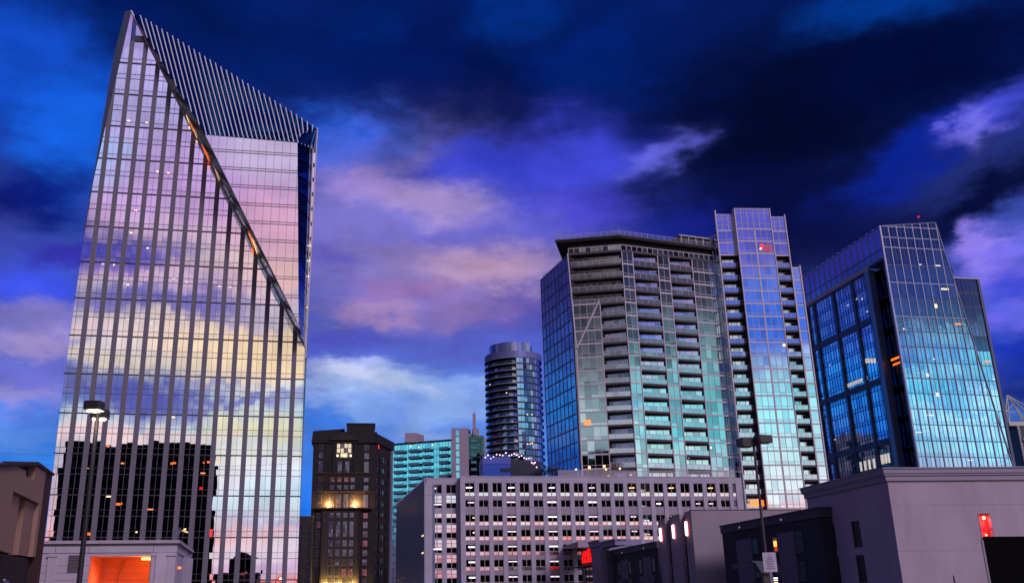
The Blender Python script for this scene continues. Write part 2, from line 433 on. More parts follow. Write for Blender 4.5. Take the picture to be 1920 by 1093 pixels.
# ================================================================== left: wedge-topped glass office tower
LT = Fr((-78.428, 186.5), (-30.651, 194))
T = thing('office_tower', 'tall silver glass tower with a slanted wedge top and grey pilasters, leftmost in the skyline', 'skyscraper', LT.P(24, -14, 0))
A_OUT = [(-.6, 0), (48.4, 0), (48.0, 52.5), (4.0, 133.2), (1.6, 105.7), (.2, 90), (-.5, 72), (-.9, 40)]
PIL = mat('pilaster_stone', (.155, .145, .185), rough=.7, var=.08, vscale=.3)
body = MB()
body.prism(LT, [(-.6, 0), (48.35, 0), (48.6, 105.2), (4.0, 133.0), (1.6, 105.7), (.2, 90), (-.5, 72), (-.9, 40)], -28, -.35, G_NAVY)
body.build('tower_body', T)
D = 9.0
g = MB()
cols = [1.95+3.13*k for k in range(15)]
edges = [-2] + [c for c in cols] + [50]
for k in range(len(edges)-1):
    a0 = edges[k] + (.5 if k else 0); a1 = edges[k+1] - (.5 if k < len(edges)-2 else 0); am = (a0+a1)/2
    f = -4
    while f < 30:
        zb = 20.8-8.2*1 + 4.1*f - 8.2*0
        for (u0, u1, gm) in ((0, 1.2, G_SILVER3), (1.2, 4.1, None)):
            for (x0, x1) in ((a0, am), (am, a1)):
                g.pane(LT, x0, x1, zb+u0, zb+u1, 0, gm or random.choice((G_SILVER, G_SILVER, G_SILVER, G_SILVER2)), tilt=.0011, clip=A_OUT)
        f += 1
g.build('curtain_wall', T)
mv = MB()
for k in range(len(edges)-1):
    a0 = edges[k]; a1 = edges[k+1]; am = (a0+a1)/2
    s0 = [z for (x, z) in A_OUT]
    for z0 in range(0, 120, 3):
        sp = span(A_OUT, z0+1.5)
        if sp and sp[0] < am < sp[1]: mv.box(LT, am-.03, am+.03, -.02, .07, z0, min(z0+3, 133), MULL)
zb = 12.6-4.1*4
k = 0
while zb < 120:
    for dz, hh, dd in ((0, .13, .08), (1.2, .08, .08)):
        z = zb+dz
        sp = span(A_OUT, z) if 0.3 < z < 132 else None
        if sp:
            heavy = (dz == 0 and k % 2 == 0)
            mv.box(LT, sp[0]-(.25 if heavy else 0), sp[1]+(.1 if heavy else 0), -.02, .20 if heavy else .09, z-(.11 if heavy else hh/2.6), z+(.11 if heavy else hh/2.6), DARKM if heavy else MULL)
    zb += 4.1; k += 1
mv.build('mullion_grid', T)
for c in cols:
    poly = clip_poly([(c-.5, .1), (c+.5, .1), (c+.5, 125), (c-.5, 125)], A_OUT)
    if poly:
        zt = max(z for a, z in poly)
        if c < 5: poly = clip_poly(poly, [(-9, 0), (99, 0), (99, 118), (-9, 118)])
        MB().prism(LT, poly, -.1, .22, PIL).build('pilaster', T)
# diagonal leading edge and its copper-lit soffit
soff = mat('bronze_soffit', (.10, .075, .075), rough=.16, metal=1, bump=.05, bscale=.12, var=.5, vscale=.22)
AP = (4.0, 133.2); AE = (48.0, 52.7); B1 = (24.5, 97.4); B2 = (44.5, 96.9); B3 = (46.5, 55.2); WT = (47.96, 100.1); TT = (48.63, 105.3)
PA = lambda q, d=0: LT.P(q[0], d, q[1])
sf = MB()
sf.face([PA(AP, .02), PA(AE, .02), PA(B3, D)], soff); sf.face([PA(AP, .02), PA(B3, D), PA(B1, D)], soff)
sf.build('diagonal_soffit', T)
ed = MB(); ed.tube(PA((AP[0], AP[1]), .1), PA(AE, .1), .28, .28, PALE, 8); ed.build('diagonal_edge', T)
for (t, w, M) in ((.36, .7, WARM_E), (.385, 1.0, ORANGE_E), (.405, .5, WARM_E), (.455, .7, ORANGE_E), (.475, 1.2, ORANGE_E), (.73, 1.1, ORANGE_E), (.75, .7, WARM_E), (.535, .35, WARM_E)):
    a = Vector(PA(AP)).lerp(PA(AE), t); b = Vector(PA(AP)).lerp(PA(B3, D), t)
    p = a.lerp(b, .2); q = a.lerp(b, .95); al = (Vector(PA(AE))-Vector(PA(AP))).normalized()*w*.5; nn = (q-p).cross(al).normalized()*.12
    if nn.z > 0: nn = -nn
    mb = MB(); mb.face([p-al+nn, p+al+nn, q+al+nn, q-al+nn], M); mb.build('soffit_light', T)
# folded upper facade
BOUT = [B3, B2, B1]
BOUT = [(24.5, 97.4), (46.5, 55.2), (44.5, 96.9)]
fb = MB(); mb2 = MB()
x = 22.4
G_ROSE = glass('silver_glass_upper', (.86, .80, .84), bump=.003)
while x < 47:
    z = 52.6
    while z < 98:
        for (u0, u1) in ((0, .55), (.55, 2.3), (2.3, 4.1)): fb.pane(LT, x, x+1.72, z+u0, z+u1, D, G_ROSE, tilt=.0009, clip=BOUT)
        z += 4.1
    sp = [q for q in clip_poly([(x, 50), (x+.001, 50), (x+.001, 98), (x, 98)], BOUT)]
    if sp: mb2.box(LT, x-.032, x+.032, D-.02, D+.07, min(q[1] for q in sp), max(q[1] for q in sp), MULL)
    x += 1.72
z = 52.6
while z < 97:
    for dz, h in ((0, .055), (.55, .045)):
        sp = span(BOUT, z+dz)
        if sp: mb2.box(LT, sp[0], sp[1], D-.02, D+.09, z+dz-h, z+dz+h, MULL)
    z += 4.1
fb.build('folded_curtain_wall', T); mb2.build('folded_mullion_grid', T)
# return facet with dark floor bands, and the lit sliver beside it
rf = MB()
for k in range(11):
    t0, t1 = k/11, (k+1)/11
    l = lambda t: Vector(PA(B3, D)).lerp(PA(B2, D), t); r = lambda t: Vector(PA(AE, .02)).lerp(PA(WT, .02), t)
    tm = t0+(t1-t0)*.7
    rf.face([l(t0), r(t0), r(tm), l(tm)], G_BLUE2); rf.face([l(tm), r(tm), r(t1), l(t1)], G_DARK)
rf.build('return_facet', T)
ws = MB()
for k in range(13):
    t0, t1 = k/13, (k+1)/13; tm = t0+(t1-t0)*.72
    l = lambda t: Vector(PA(AE, .04)).lerp(PA(WT, .04), t); r = lambda t: Vector(PA((48.1, 52.5), .04)).lerp(PA((48.75, 100.2), .04), t)
    ws.face([l(t0), r(t0), r(tm), l(tm)], G_SILVER2); ws.face([l(tm), r(tm), r(t1), l(t1)], DARKM)
ws.build('edge_window_strip', T)
et = MB(); et.tube(PA((48.2, 50), .1), PA((48.75, 105.6), .1), .16, .16, PALE, 8); et.tube(PA(AE, .1), PA(WT, .1), .13, .13, PALE, 8); et.build('corner_trim', T)
for k in (2, 4, 5, 6):
    p = Vector(PA(AE, .2)).lerp(PA((48.4, 100), .2), k/13+.03)
    MB().box(LT.off(0), (p-LT.o).dot(LT.e)-.1, (p-LT.o).dot(LT.e)+.2, .1, .2, p.z, p.z+.22, WARM_E).build('office_light', T)
# sloping crown of blades
cr = MB(); CROWN = glass('crown_glass', (.14, .40, .62), bump=.003)
for tri in ((AP, B1, TT), (B1, B2, TT), (TT, B2, WT)):
    dd = {AP: 0, B1: D, B2: D, TT: 0, WT: 0}
    cr.face([PA(q, dd[q]) for q in tri], CROWN)
cr.build('crown_screen', T)
BLADE = mat('crown_blade_metal', (.75, .76, .82), rough=.4)
for k in range(33):
    st = 6.2+k*(47.6-6.2)/32
    pt = Vector(PA(AP)).lerp(PA(TT), (st-AP[0])/(TT[0]-AP[0]))
    if st < 16.2: pb = Vector(PA(AP)).lerp(PA(B1, D), (st-3.2)/13.0)
    elif st < 42.2: pb = Vector(PA(B1, D)).lerp(PA(B2, D), (st-16.2)/26.0)
    else: pb = Vector(PA(B2, D)).lerp(PA(WT, 0), (st-42.2)/6.0)
    up = Vector((0, 0, .35)); out = LT.n*.12
    mb = MB(); mb.tube(pb+out, pt+out+up, .13, .13, BLADE, 6); mb.build('crown_blade', T)
fn = MB(); fn.prism(LT, [(4.3, 133.5), (2.7, 133.1), (1.3, 122), (.3, 97), (-.55, 76), (-.2, 76), (1.2, 99), (2.7, 116)], -.9, -.05, mat('navy_fin', (.02, .035, .09), rough=.5)); fn.build('edge_fin', T)
MB().box(LT, 5.6, 7.9, .05, .2, 125.0, 126.6, DARKM).build('top_vent', T)
# ceiling lights seen through the glass; low ones are glowing patches imitating mirrored windows
for (s_, z_, w, M) in ((8.1, 77, .8, WARM_E), (11.9, 73.6, .5, WARM_E), (9.8, 65, .6, WARM_E), (10.5, 57.4, .6, CREAM_E), (12.7, 57.2, .6, CREAM_E), (15.4, 56.6, .6, CREAM_E), (7.8, 53, .6, CREAM_E), (4.2, 69.5, .7, CREAM_E), (6.5, 69.4, .5, WARM_E), (8.6, 82.3, .9, WARM_E), (18, 66.8, .8, CREAM_E), (22, 66.2, .8, CREAM_E), (29, 65.5, .9, CREAM_E), (31.3, 65.4, .7, CREAM_E), (38.5, 64.2, .8, CREAM_E), (13.6, 92, .6, WARM_E), (16, 91.8, .6, WARM_E), (9, 104, .8, WARM_E), (6.2, 104.2, .8, WARM_E), (5.3, 25.2, 1.0, ORANGE_E), (6.5, 17.6, 1.1, RED_E), (10.4, 20.4, 1.3, WARM_E), (18.5, 17.9, 2.0, ORANGE_E), (28.4, 25.2, 1.2, ORANGE_E), (31.2, 27.8, .7, ORANGE_E), (29.6, 12.8, .8, RED_E), (12.4, 27, .8, ORANGE_E), (8.0, 30.4, .7, ORANGE_E), (21.6, 36.6, .8, WARM_E), (33.2, 33.7, 1.2, ORANGE_E), (15.2, 13.5, .4, WARM_E)):
    dx = min(abs(s_-c) for c in cols)
    if dx < .8: s_ += 1.2
    h = 1.4 if M is RED_E else .26; w *= .75
    MB().box(LT, s_-w/2, s_+w/2, .02, .05, z_, z_+h, M).build('ceiling_or_mirrored_light', T)
# ================================================================== central condominium tower
C1 = Fr((28.14, 203), (40.1, 200.5)); C2 = Fr((40.1, 200.5), (64.0, 208.5)); C3 = Fr((64.0, 208.5), (64.9, 206.5)); CB = Fr((64.9, 206.5), (82.0, 207.3))
CN = thing('condo_tower', 'broad glass apartment tower with stacked balconies and a taller crown bay, behind the parking garage', 'apartment building', (55, 215, 0))
CEIL = mat('shaded_soffit_concrete', (.020, .018, .020), rough=.8)  # near-black base colour carries the shade of the undersides
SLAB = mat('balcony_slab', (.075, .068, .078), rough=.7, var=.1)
RAILG = mat('balcony_glass', (.60, .66, .72), rough=.06, metal=.9, bump=.004)
FL = 3.11
body = MB()
C1e, C2e = C1.e, C2.e
wb = C1.P(.6, -2.6, 0); gb = C1.P(12.4, -2.7, 0); g3b = C2.P(24.9, -2.7, 0)
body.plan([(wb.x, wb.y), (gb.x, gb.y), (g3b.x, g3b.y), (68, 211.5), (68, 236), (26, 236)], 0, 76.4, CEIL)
q_ = [C1.P(1.6, -.5, 0), C1.P(12.4, -.5, 0), C2.P(24.9, -.5, 0)]
body.plan([(p.x, p.y) for p in q_]+[(66, 232), (36, 232), (31.5, 212)], 76.4, 79.5, CEIL)
b0 = CB.P(.3, -2.6, 0); b1 = CB.P(16.9, -2.6, 0)
body.plan([(b0.x, b0.y), (b1.x, b1.y), (82, 230), (66, 230)], 0, 84, CEIL)
body.build('core', CN)
def glazed(fr, a0, a1, floors, npane, M=None, name='glass_bay', band=.33, depth=2.5, frame=PALE, sill=.95, top=None, mids=None, d0=0):
    """a stack of framed window bays; floors = list of floor-line heights"""
    mb = MB(); zt = max(floors); zb = min(floors)
    mb.box(fr, a0, a1, d0-depth, d0-.12, zb, zt, CEIL)
    w = (a1-a0)/npane
    for z in floors[:-1]:
        z1 = z+FL
        for i in range(npane):
            for (u0, u1) in ((band, sill), (sill, FL)):
                mb.pane(fr, a0+i*w, a0+(i+1)*w, z+u0, min(z+u1, z1), d0, random.choice(M or (G_TEAL, G_TEAL, G_TEAL2)), tilt=.002)
    fm = MB()
    for z in floors:
        fm.box(fr, a0, a1, d0-.1, d0+.10, z, z+band, frame)
    for z in floors[:-1]:
        fm.box(fr, a0, a1, d0-.05, d0+.045, z+sill-.04, z+sill+.04, frame)
    for i in range(npane+1):
        wd = .09 if i in (0, npane) else .035
        fm.box(fr, a0+i*w-wd, a0+i*w+wd, d0-.08, d0+(.14 if i in (0, npane) else .07), zb, zt, frame)
    o = mb.build(name, CN); fm.build('window_frame', o)
    return o
fl = [76.55-FL*k for k in range(24)][::-1]
fl = [z for z in fl if z > 1]
glazed(C2, .35, 3.15, fl, 2); glazed(C2, 9.75, 12.75, fl, 2); glazed(C2, 19.05, 25.2, fl, 4)
flow = [z for z in fl if z < 65]
glazed(C1, .75, 6.9, flow, 4)
glazed(C3, .05, 2.2, [z for z in fl] + [fl[-1]+FL, fl[-1]+2*FL], 2, depth=.6, M=(G_TEAL2, G_TEAL, G_BLUE2))
flb = [77.5-FL*k for k in range(-4, 24)][::-1]
flb = [z for z in flb if z > 1]
_bg = glass('bay_glass', (.86, .95, 1.0), bump=.003); GB = (_bg, glass('bay_glass_dim', (.66, .78, .88), bump=.003), _bg)
flc = [z for z in flb if z < 84]
glazed(CB, 4.4, 8.6, flc, 3, M=GB, d0=1.2, depth=3.7); glazed(CB, 8.75, 12.95, flc, 3, M=GB, d0=1.2, depth=3.7)
glazed(CB, .1, 4.3, [z for z in flb if 77 < z < 84], 2, M=GB); glazed(CB, 13.05, 16.9, [z for z in flb if 77 < z < 84], 2, M=GB)
glazed(CB, 17.15, 19.1, [z for z in flb if z < 76], 1, M=GB)
sc = MB()   # crown screens, one storey tall
for a0, a1, z0, z1, d in ((4.4, 12.95, 84.06, 89.2, 1.2), (.1, 4.3, 84.06, 88.1, 0), (13.05, 16.9, 84.06, 87.6, 0)):
    n = max(2, round((a1-a0)/1.45))
    for i in range(n): sc.pane(CB, a0+i*(a1-a0)/n, a0+(i+1)*(a1-a0)/n, z0, z1, d, GB[2])
    for i in range(n+1): sc.box(CB, a0+i*(a1-a0)/n-.05, a0+i*(a1-a0)/n+.05, d-.06, d+.08, z0, z1, PALE)
    sc.box(CB, a0, a1, d-.08, d+.1, z1-.14, z1+.05, PALE); sc.box(CB, a0, a1, d-.05, d+.06, z1-1.3, z1-1.22, PALE); sc.box(CB, a0, a1, d-.05, d+.06, z0+1.2, z0+1.28, PALE)
for a, z1 in ((.0, 89.1), (17.0, 88.2)): sc.box(CB, a-.12, a+.12, -.3, .3, 70, z1, PALE)
sc.box(CB, 4.25, 4.4, 0, 1.3, 77.5, 89.3, PALE); sc.box(CB, 12.95, 13.1, 0, 1.3, 77.5, 89.3, PALE)
sc.build('crown_screen', CN)
edge = MB()
for a in (.02, 17.02, 19.15): edge.box(CB, a-.13, a+.13, -.5, .24, 0, 76.5 if a < 19 else 75.2, PALE)
for a in (4.35, 13.0): edge.box(CB, a-.1, a+.1, 1.0, 1.42, 0, 89.2, PALE)
edge.tube(C1.P(.1, .1, 77), C1.P(1.0, .1, 54.2), .17, .17, PALE, 6); edge.tube(C1.P(1.0, .1, 54.2), C1.P(.7, .1, 0), .17, .17, PALE, 6)
edge.tube(C1.P(1.1, .25, 54.0), C1.P(6.75, .25, 65.0), .2, .2, PALE, 6)
edge.build('corner_mullion', CN)
# balconies
def recess(fr, a0, a1, floors, dl, dr, n):
    mb = MB()
    for z in floors:
        if z+FL > 79: continue
        for i in range(n):
            t0, t1 = i/n, (i+1)/n; x0, x1 = a0+(a1-a0)*t0, a0+(a1-a0)*t1; e0, e1 = -(dl+(dr-dl)*t0), -(dl+(dr-dl)*t1)
            M = random.choice((G_TEAL, G_TEAL, G_TEAL2, G_SILVER2))
            mb.face([fr.P(x0, e0, z+.3), fr.P(x1, e1, z+.3), fr.P(x1, e1, z+2.5), fr.P(x0, e0, z+2.5)], M)
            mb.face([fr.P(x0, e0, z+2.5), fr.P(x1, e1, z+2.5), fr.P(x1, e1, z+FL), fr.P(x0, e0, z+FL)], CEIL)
            q = fr.P(x0, e0, 0); f2 = Fr((q.x, q.y), (fr.P(x1, e1, 0).x, fr.P(x1, e1, 0).y))
            mb.box(f2, -.05, .05, -.05, .07, z+.3, z+2.55, PALE)
            mb.box(f2, 0, f2.len, -.05, .05, z+2.45, z+2.56, PALE)
        for x, dd in ((a0, dl), (a1, dr)): mb.box(fr, x-.06, x+.06, -dd-.4, -.15, z, z+FL, CEIL)
    mb.build('balcony_doors', CN)
FURN = mat('balcony_chair_dark', (.03, .03, .035), rough=.8)
nb = 0
def balcony(fr, a0, a1, z, dep, n, furn=False):
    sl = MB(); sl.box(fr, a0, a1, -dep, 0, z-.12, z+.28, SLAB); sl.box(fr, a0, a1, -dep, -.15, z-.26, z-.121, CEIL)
    o = sl.build('balcony', CN)
    r = MB(); w = (a1-a0)/n
    for i in range(n): r.pane(fr, a0+i*w+.03, a0+(i+1)*w-.03, z+.32, z+1.32, -.06, RAILG, tilt=.003)
    for i in range(n+1): r.box(fr, a0+i*w-.03, a0+i*w+.03, -.1, -.03, z+.28, z+1.4, PALE)
    r.box(fr, a0, a1, -.11, -.015, z+1.32, z+1.40, PALE)
    r.build('railing', o)
    if furn:
        f = MB(); x = a0+random.uniform(.5, a1-a0-1.2)
        for k in range(random.choice((1, 2))):
            f.box(fr, x, x+.5, .15-.9, .5-.9, z+.28, z+.72, FURN); f.box(fr, x, x+.08, .15-.9, .5-.9, z+.7, z+1.2, FURN); x += .8
        f.build('balcony_chair', o)
tops = [z for z in fl if z > 15]
for z in tops:
    if z > 76: continue
    if z > 64: balcony(C1, .75, 12.3, z, 2.4, 7, True)
    else: balcony(C1, 7.05, 12.3, z, 2.4, 4, random.random() < .5)
    balcony(C2, 3.3, 9.6, z, 2.4, 4, random.random() < .6)
    balcony(C2, 12.9, 18.9, z, 2.4, 4, random.random() < .7)
recess(C1, .75, 12.4, [z for z in tops if z > 64 and z < 76], 1.4, 1.2, 8); recess(C1, 7.05, 12.4, [z for z in tops if z < 64], 1.5, .6, 4)
recess(C2, 3.3, 9.6, [z for z in tops if z < 76], 1.6, .5, 4); recess(C2, 12.9, 18.9, [z for z in tops if z < 76], 1.6, .5, 4)
tb = [z for z in flb if 15 < z < 77]
for z in tb:
    balcony(CB, .2, 4.25, z, 2.3, 3, random.random() < .4); balcony(CB, 13.1, 16.85, z, 2.3, 3, random.random() < .4)
recess(CB, .2, 4.25, tb, 1.5, 1.2, 3); recess(CB, 13.1, 16.85, tb, 1.2, 1.5, 3)
# penthouse strip, roof slab with its overhang and railing
ph = MB()
for fr, a0, a1, n in ((C1, .3, 12.2, 9), (C2, .2, 25.3, 18)):
    w = (a1-a0)/n
    for i in range(n): ph.pane(fr, a0+i*w, a0+(i+1)*w, 77.05, 78.2, .05, random.choice((G_TEAL2, G_TEAL, G_DARK)))
    for i in range(n+1): ph.box(fr, a0+i*w-.06, a0+i*w+.06, 0, .12, 76.6, 78.2, PALE)
    ph.box(fr, a0, a1, -.3, .14, 76.5, 77.0, SLAB); ph.box(fr, a0, a1, -.02, .13, 78.12, 78.26, PALE)
    ph.box(fr, a0, a1, -3, -.4, 76.6, 79.3, CEIL)
ph.build('penthouse_strip', CN)
rs = MB()
p0 = C1.P(-2.6, 1.3, 0); p1 = C1.P(12.6, 1.4, 0); p2 = C2.P(25.4, .9, 0)
pts = [(p0.x, p0.y), (p1.x, p1.y), (p2.x, p2.y), (66, 236), (34, 236), (27.0, 209)]
rs.plan(pts, 79.9, 80.25, SLAB); rs.plan([(x+(44-x)*.01, y+(222-y)*.01) for x, y in pts], 79.5, 79.899, CEIL)
rs.build('roof_slab', CN)
rl = MB(); RG = mat('roof_rail_glass', (.25, .33, .55), rough=.1, metal=0, sheer=.75)
for (q0, q1) in ((p0, p1), (p1, p2), (Vector((27.0, 209, 0)), p0), (Vector((23.6, 221, 0)), Vector((28.2, 204.5, 0)))):
    f = Fr((q0.x, q0.y), (q1.x, q1.y)); n = max(2, round(f.len/1.5))
    zr_ = 76.5 if q0.x < 24 else 80.25
    for i in range(n+1): rl.box(f, i*f.len/n-.03, i*f.len/n+.03, -.7, -.64, zr_, zr_+1.2, PALE)
    rl.box(f, 0, f.len, -.71, -.63, zr_+1.15, zr_+1.21, PALE); rl.face([f.P(0, -.67, zr_+.05), f.P(f.len, -.67, zr_+.05), f.P(f.len, -.67, zr_+1.1), f.P(0, -.67, zr_+1.1)], RG)
rl.build('roof_railing', CN)
rp = MB(); rp.box(C2, 16.8, 24.8, -4, -.2, 80.25, 82.3, CEIL)
for i in range(5): rp.box(C2, 16.8+i*2, 17.0+i*2, -.3, -.12, 80.25, 82.5, PALE)
rp.box(C2, 16.2, 25, -4, .1, 82.4, 82.65, PALE); rp.build('roof_pavilion', CN)
an = MB()
for s_, h in ((10.0, 2.6), (10.6, 3.2), (11.3, 2.4), (12.1, 3.4), (7.5, 2.2)): an.tube(C1.P(s_, -3, 80.2), C1.P(s_, -3, 80.2+h), .05, .03, PALE, 5)
an.build('roof_antenna', CN)
# left side wall of blue glass
LS = Fr((23.6, 221.0), (28.5, 202.95)); ls = MB(); n = 8; G_LS = glass('side_glass', (.40, .44, .50), bump=.005); G_LS2 = glass('side_glass_dim', (.28, .31, .40), bump=.005)
for i in range(n):
    w = LS.len/n
    for z in fl[:-1]: 
        for (u0, u1) in ((0, 2.2), (2.2, FL)): ls.pane(LS, i*w, (i+1)*w, z+u0, z+u1, 0, random.choice((G_LS, G_LS, G_LS2)), tilt=.002)
    ls.box(LS, i*w-.06, i*w+.06, -.04, .09, 0, 76.5, mat('blue_mullion', (.14, .17, .30), rough=.5))
for z in fl: ls.box(LS, 0, LS.len, -.03, .12, z-.14, z+.14, mat('blue_mullion', (.14, .17, .30)))
ls.box(LS, 0, LS.len, -2, -.1, 0, 76.6, CEIL)
ls.build('side_curtain_wall', CN)
# lit flats
def glow(fr, a, z, w, h, d, M): MB().box(fr, a, a+w, d, d+.04, z, z+h, M).build('lit_window', CN)
glow(CB, 9.6, 79.0, .8, 1.0, 1.25, RED_E); glow(CB, 9.5, 78.7, .4, .4, 1.3, WARM_E); glow(CB, 10.3, 78.2, 2.2, 1.7, 1.23, mat('dim_red_room', (.5, .1, .08), emit=(120, 50, 90), es=.7))
glow(C1, 1.8, 36.6, 1.5, 1.1, .06, ORANGE_E); glow(C1, 9.4, 36.0, 1.0, 1.2, -.9, RED_E); glow(C1, 2.2, 27.0, .5, .6, .06, WARM_E); glow(C1, 5.4, 27.2, .5, .5, .06, WARM_E)
glow(CB, 2.0, 22.6, 1.9, 1.6, -1.9, RED_E); glow(CB, 1.0, 19.2, 3.1, 1.3, -.02, ORANGE_E); glow(CB, 1.6, 16.2, 2.6, 1.6, -.02, ORANGE_E); glow(CB, 12.2, 55.0, .5, .5, 1.25, WARM_E); glow(C2, 13.9, 29.6, .4, .4, -1, WARM_E); glow(C2, 19.3, 31.8, .3, .4, .06, WARM_E)
glow(C2, 17.5, 74.4, 1.2, .9, -.5, mat('dim_red_room', (.5, .1, .08), emit=(190, 60, 60), es=.7))
# ================================================================== right: faceted blue office tower
RF = Fr((120, 238), (147.5, 242)); RL = Fr((114.39, 280.63), (119.97, 238))
RT_ = thing('office_tower', 'blue faceted glass tower with a raised crown screen, behind the lavender stucco building', 'skyscraper', (133, 260, 0))
F1 = [(0, 0), (27.4, 0), (27.2, 28), (17.2, 99.2), (0, 97.3)]
G_CY = glass('cyan_glass', (.50, .82, 1.0), bump=.006, bscale=.7); G_CY2 = glass('cyan_glass_dim', (.38, .66, .92), bump=.006, bscale=.7)
LITE = mat('light_fin', (.36, .37, .50), rough=.4, metal=.3)
body = MB(); body.prism(RF, [(8, 0), (26.9, 0), (26.9, 82.6), (19.6, 82.8), (16.8, 86), (8, 86)], -34, -.8, G_NAVY); body.build('tower_body', RT_)
cw = MB(); gr = MB()
zs = [91.2, 81.0, 71.4, 63.0, 54.4, 46.3, 38.0, 29.8, 21.6, 13.4]
x = 0; xs = []
while x < 27.4: xs.append(x); x += 2.457
sub = 3
levels = [97.4, 94.2] + [v for i, z in enumerate(zs) for v in (z, z-((z-zs[i+1])*.5 if i+1 < len(zs) else 4.1))]
levels += [5.2, 0]
for i in range(len(levels)-1):
    z1, z0 = levels[i]+(2 if i == 0 else 0), levels[i+1]
    for xa in xs:
        for k in range(2):
            a0, a1 = xa+k*1.2285, xa+(k+1)*1.2285
            for (u0, u1, M) in ((z0, z0+(z1-z0)*.28, G_CY2), (z0+(z1-z0)*.28, z1, random.choice((G_CY, G_CY, G_CY2)))):
                cw.pane(RF, a0, a1, u0, u1, 0, M, tilt=.0016, clip=F1)
for xa in xs:
    for k in range(2):
        a = xa+k*1.2285
        top = 97.3+.11*a if a < 17.2 else 99.2-(a-17.2)*7.12
        gr.box(RF, a-(.10 if k == 0 else .04), a+(.10 if k == 0 else .04), -.02, .22 if k == 0 else .06, 0, min(top, 99), LITE if k == 0 else MULL)
for i, z in enumerate(levels):
    sp = span(F1, min(max(z, .3), 97))
    gr.box(RF, sp[0], sp[1], -.02, .14 if i % 2 == 0 else .05, z-.10, z+.10, LITE if z in zs[:3] or z > 93 else MULL)
cw.build('curtain_wall', RT_); gr.build('mullion_grid', RT_)
e = MB(); e.box(RF, -.22, .22, -.4, .35, 0, 97.4, LITE); e.tube(RF.P(27.2, .15, 28), RF.P(17.2, .15, 99.3), .14, .14, LITE, 6); e.tube(RF.P(0, .1, 97.4), RF.P(17.2, .1, 99.3), .13, .13, LITE, 6); e.build('edge_fin', RT_)
# right-hand facet set back behind the fold
F2 = [(19.3, 83.0), (27.2, 28), (27.6, 0), (27.7, 0), (27.7, 82.9)]
F2 = [(18, 0), (26.8, 0), (26.8, 82.9), (18, 82.9)]
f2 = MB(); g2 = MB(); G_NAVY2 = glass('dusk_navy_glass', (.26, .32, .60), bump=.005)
z = 1.0; k = 0
while z < 82:
    for i in range(8):
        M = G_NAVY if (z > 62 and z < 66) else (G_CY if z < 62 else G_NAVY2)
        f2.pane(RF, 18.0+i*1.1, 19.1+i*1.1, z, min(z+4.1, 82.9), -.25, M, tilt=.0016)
    g2.box(RF, 18, 26.8, -.27, -.18, z-.09, z+.09, MULL); z += 4.1; k += 1
for i in range(9): g2.box(RF, 17.95+i*1.1, 18.05+i*1.1, -.27, -.2, 0, 82.9, MULL)
f2.build('set_back_curtain_wall', RT_); g2.build('set_back_mullion_grid', RT_)
c = MB(); c.box(RF, 26.8, 27.5, -3, .05, 0, 83.1, mat('corner_pier', (.12, .125, .21), rough=.6)); c.box(RF, 19.6, 27.8, -.7, .1, 82.9, 83.3, LITE); c.build('corner_pier', RT_)
# left face: crown screen, main wall with heavy piers, dark notch
cs = MB(); cg = MB()
n = 14
for i in range(n):
    a0, a1 = i*42.9/n, (i+1)*42.9/n
    cs.pane(RL, a0, a1, 90.9, 97.2, 0, glass('crown_screen_glass', (.36, .42, .80), bump=.004), tilt=.001); cs.pane(RL, a0, a1, 88.5, 90.9, 0, G_BLUE2, tilt=.001)
    cg.box(RL, a0-.09, a0+.09, -.05, .2, 88.4, 97.5, LITE)
cg.box(RL, 0, 42.9, -.05, .1, 90.8, 91.0, MULL); cg.box(RL, 0, 42.8, -.05, .16, 97.1, 97.35, LITE)
o = cs.build('crown_screen', RT_); cg.build('crown_mullion', o)
st = MB(); st.box(RL, 0, 35, -.6, .35, 87.2, 88.3, mat('soffit_strip', (.55, .42, .50), rough=.5, var=.2, vscale=1.5)); st.build('soffit_strip', RT_)
lw = MB(); lg = MB(); piers = [0, 4.2, 15.6, 26.2, 33.4]; bands = [86.5, 73.2, 56.0, 39.6, 23]
for j in range(len(piers)-1):
    n = max(3, round((piers[j+1]-piers[j])/1.35)); w = (piers[j+1]-piers[j])/n
    for i in range(n):
        z = 86.5
        while z > 2:
            for (u0, u1, M) in ((z-4.1, z-2.9, G_BLUE2), (z-2.9, z, random.choice((G_BLUE, G_BLUE, G_BLUE2)))): lw.pane(RL, piers[j]+i*w, piers[j]+(i+1)*w, u0, u1, 0, M, tilt=.0022)
            z -= 4.1
        if i: lg.box(RL, piers[j]+i*w-.05, piers[j]+i*w+.05, -.02, .09, 2, 86.5, DARKM)
z = 86.5
while z > 2: lg.box(RL, 0, 33.4, -.02, .06, z-.08, z+.08, DARKM); lg.box(RL, 0, 33.4, -.02, .05, z-2.95, z-2.87, DARKM); z -= 4.1
PIER = mat('navy_pier', (.035, .06, .13), rough=.4)
for p in piers: lg.box(RL, p-.38, p+.38, -.1, .42, 0, 87.1, PIER)
for b in bands[1:]: lg.box(RL, 0, 33.4, -.1, .30, b-.85, b+.85, PIER)
o = lw.build('side_curtain_wall', RT_); lg.build('side_mullion_grid', o)
cl = MB(); cl.box(RL, 33.6, 35.4, -1.5, .5, 0, 87.15, mat('steel_column', (.20, .27, .36), rough=.35, metal=.6)); cl.build('corner_column', RT_)
nb_ = MB()
nb_.box(RL, 35.4, 42.7, -6, -4.2, 0, 88, G_DARK)
z = 86.5
while z > 2: nb_.box(RL, 35.4, 42.7, -4.2, -1.2, z-.35, z, DARKM); nb_.box(RL, 36.2, 36.35, -3, -2.9, z-4, z, LITE); z -= 8.2
for a in (38.5, 40.6): nb_.box(RL, a-.06, a+.06, -3.2, -3.0, 0, 87, MULL)
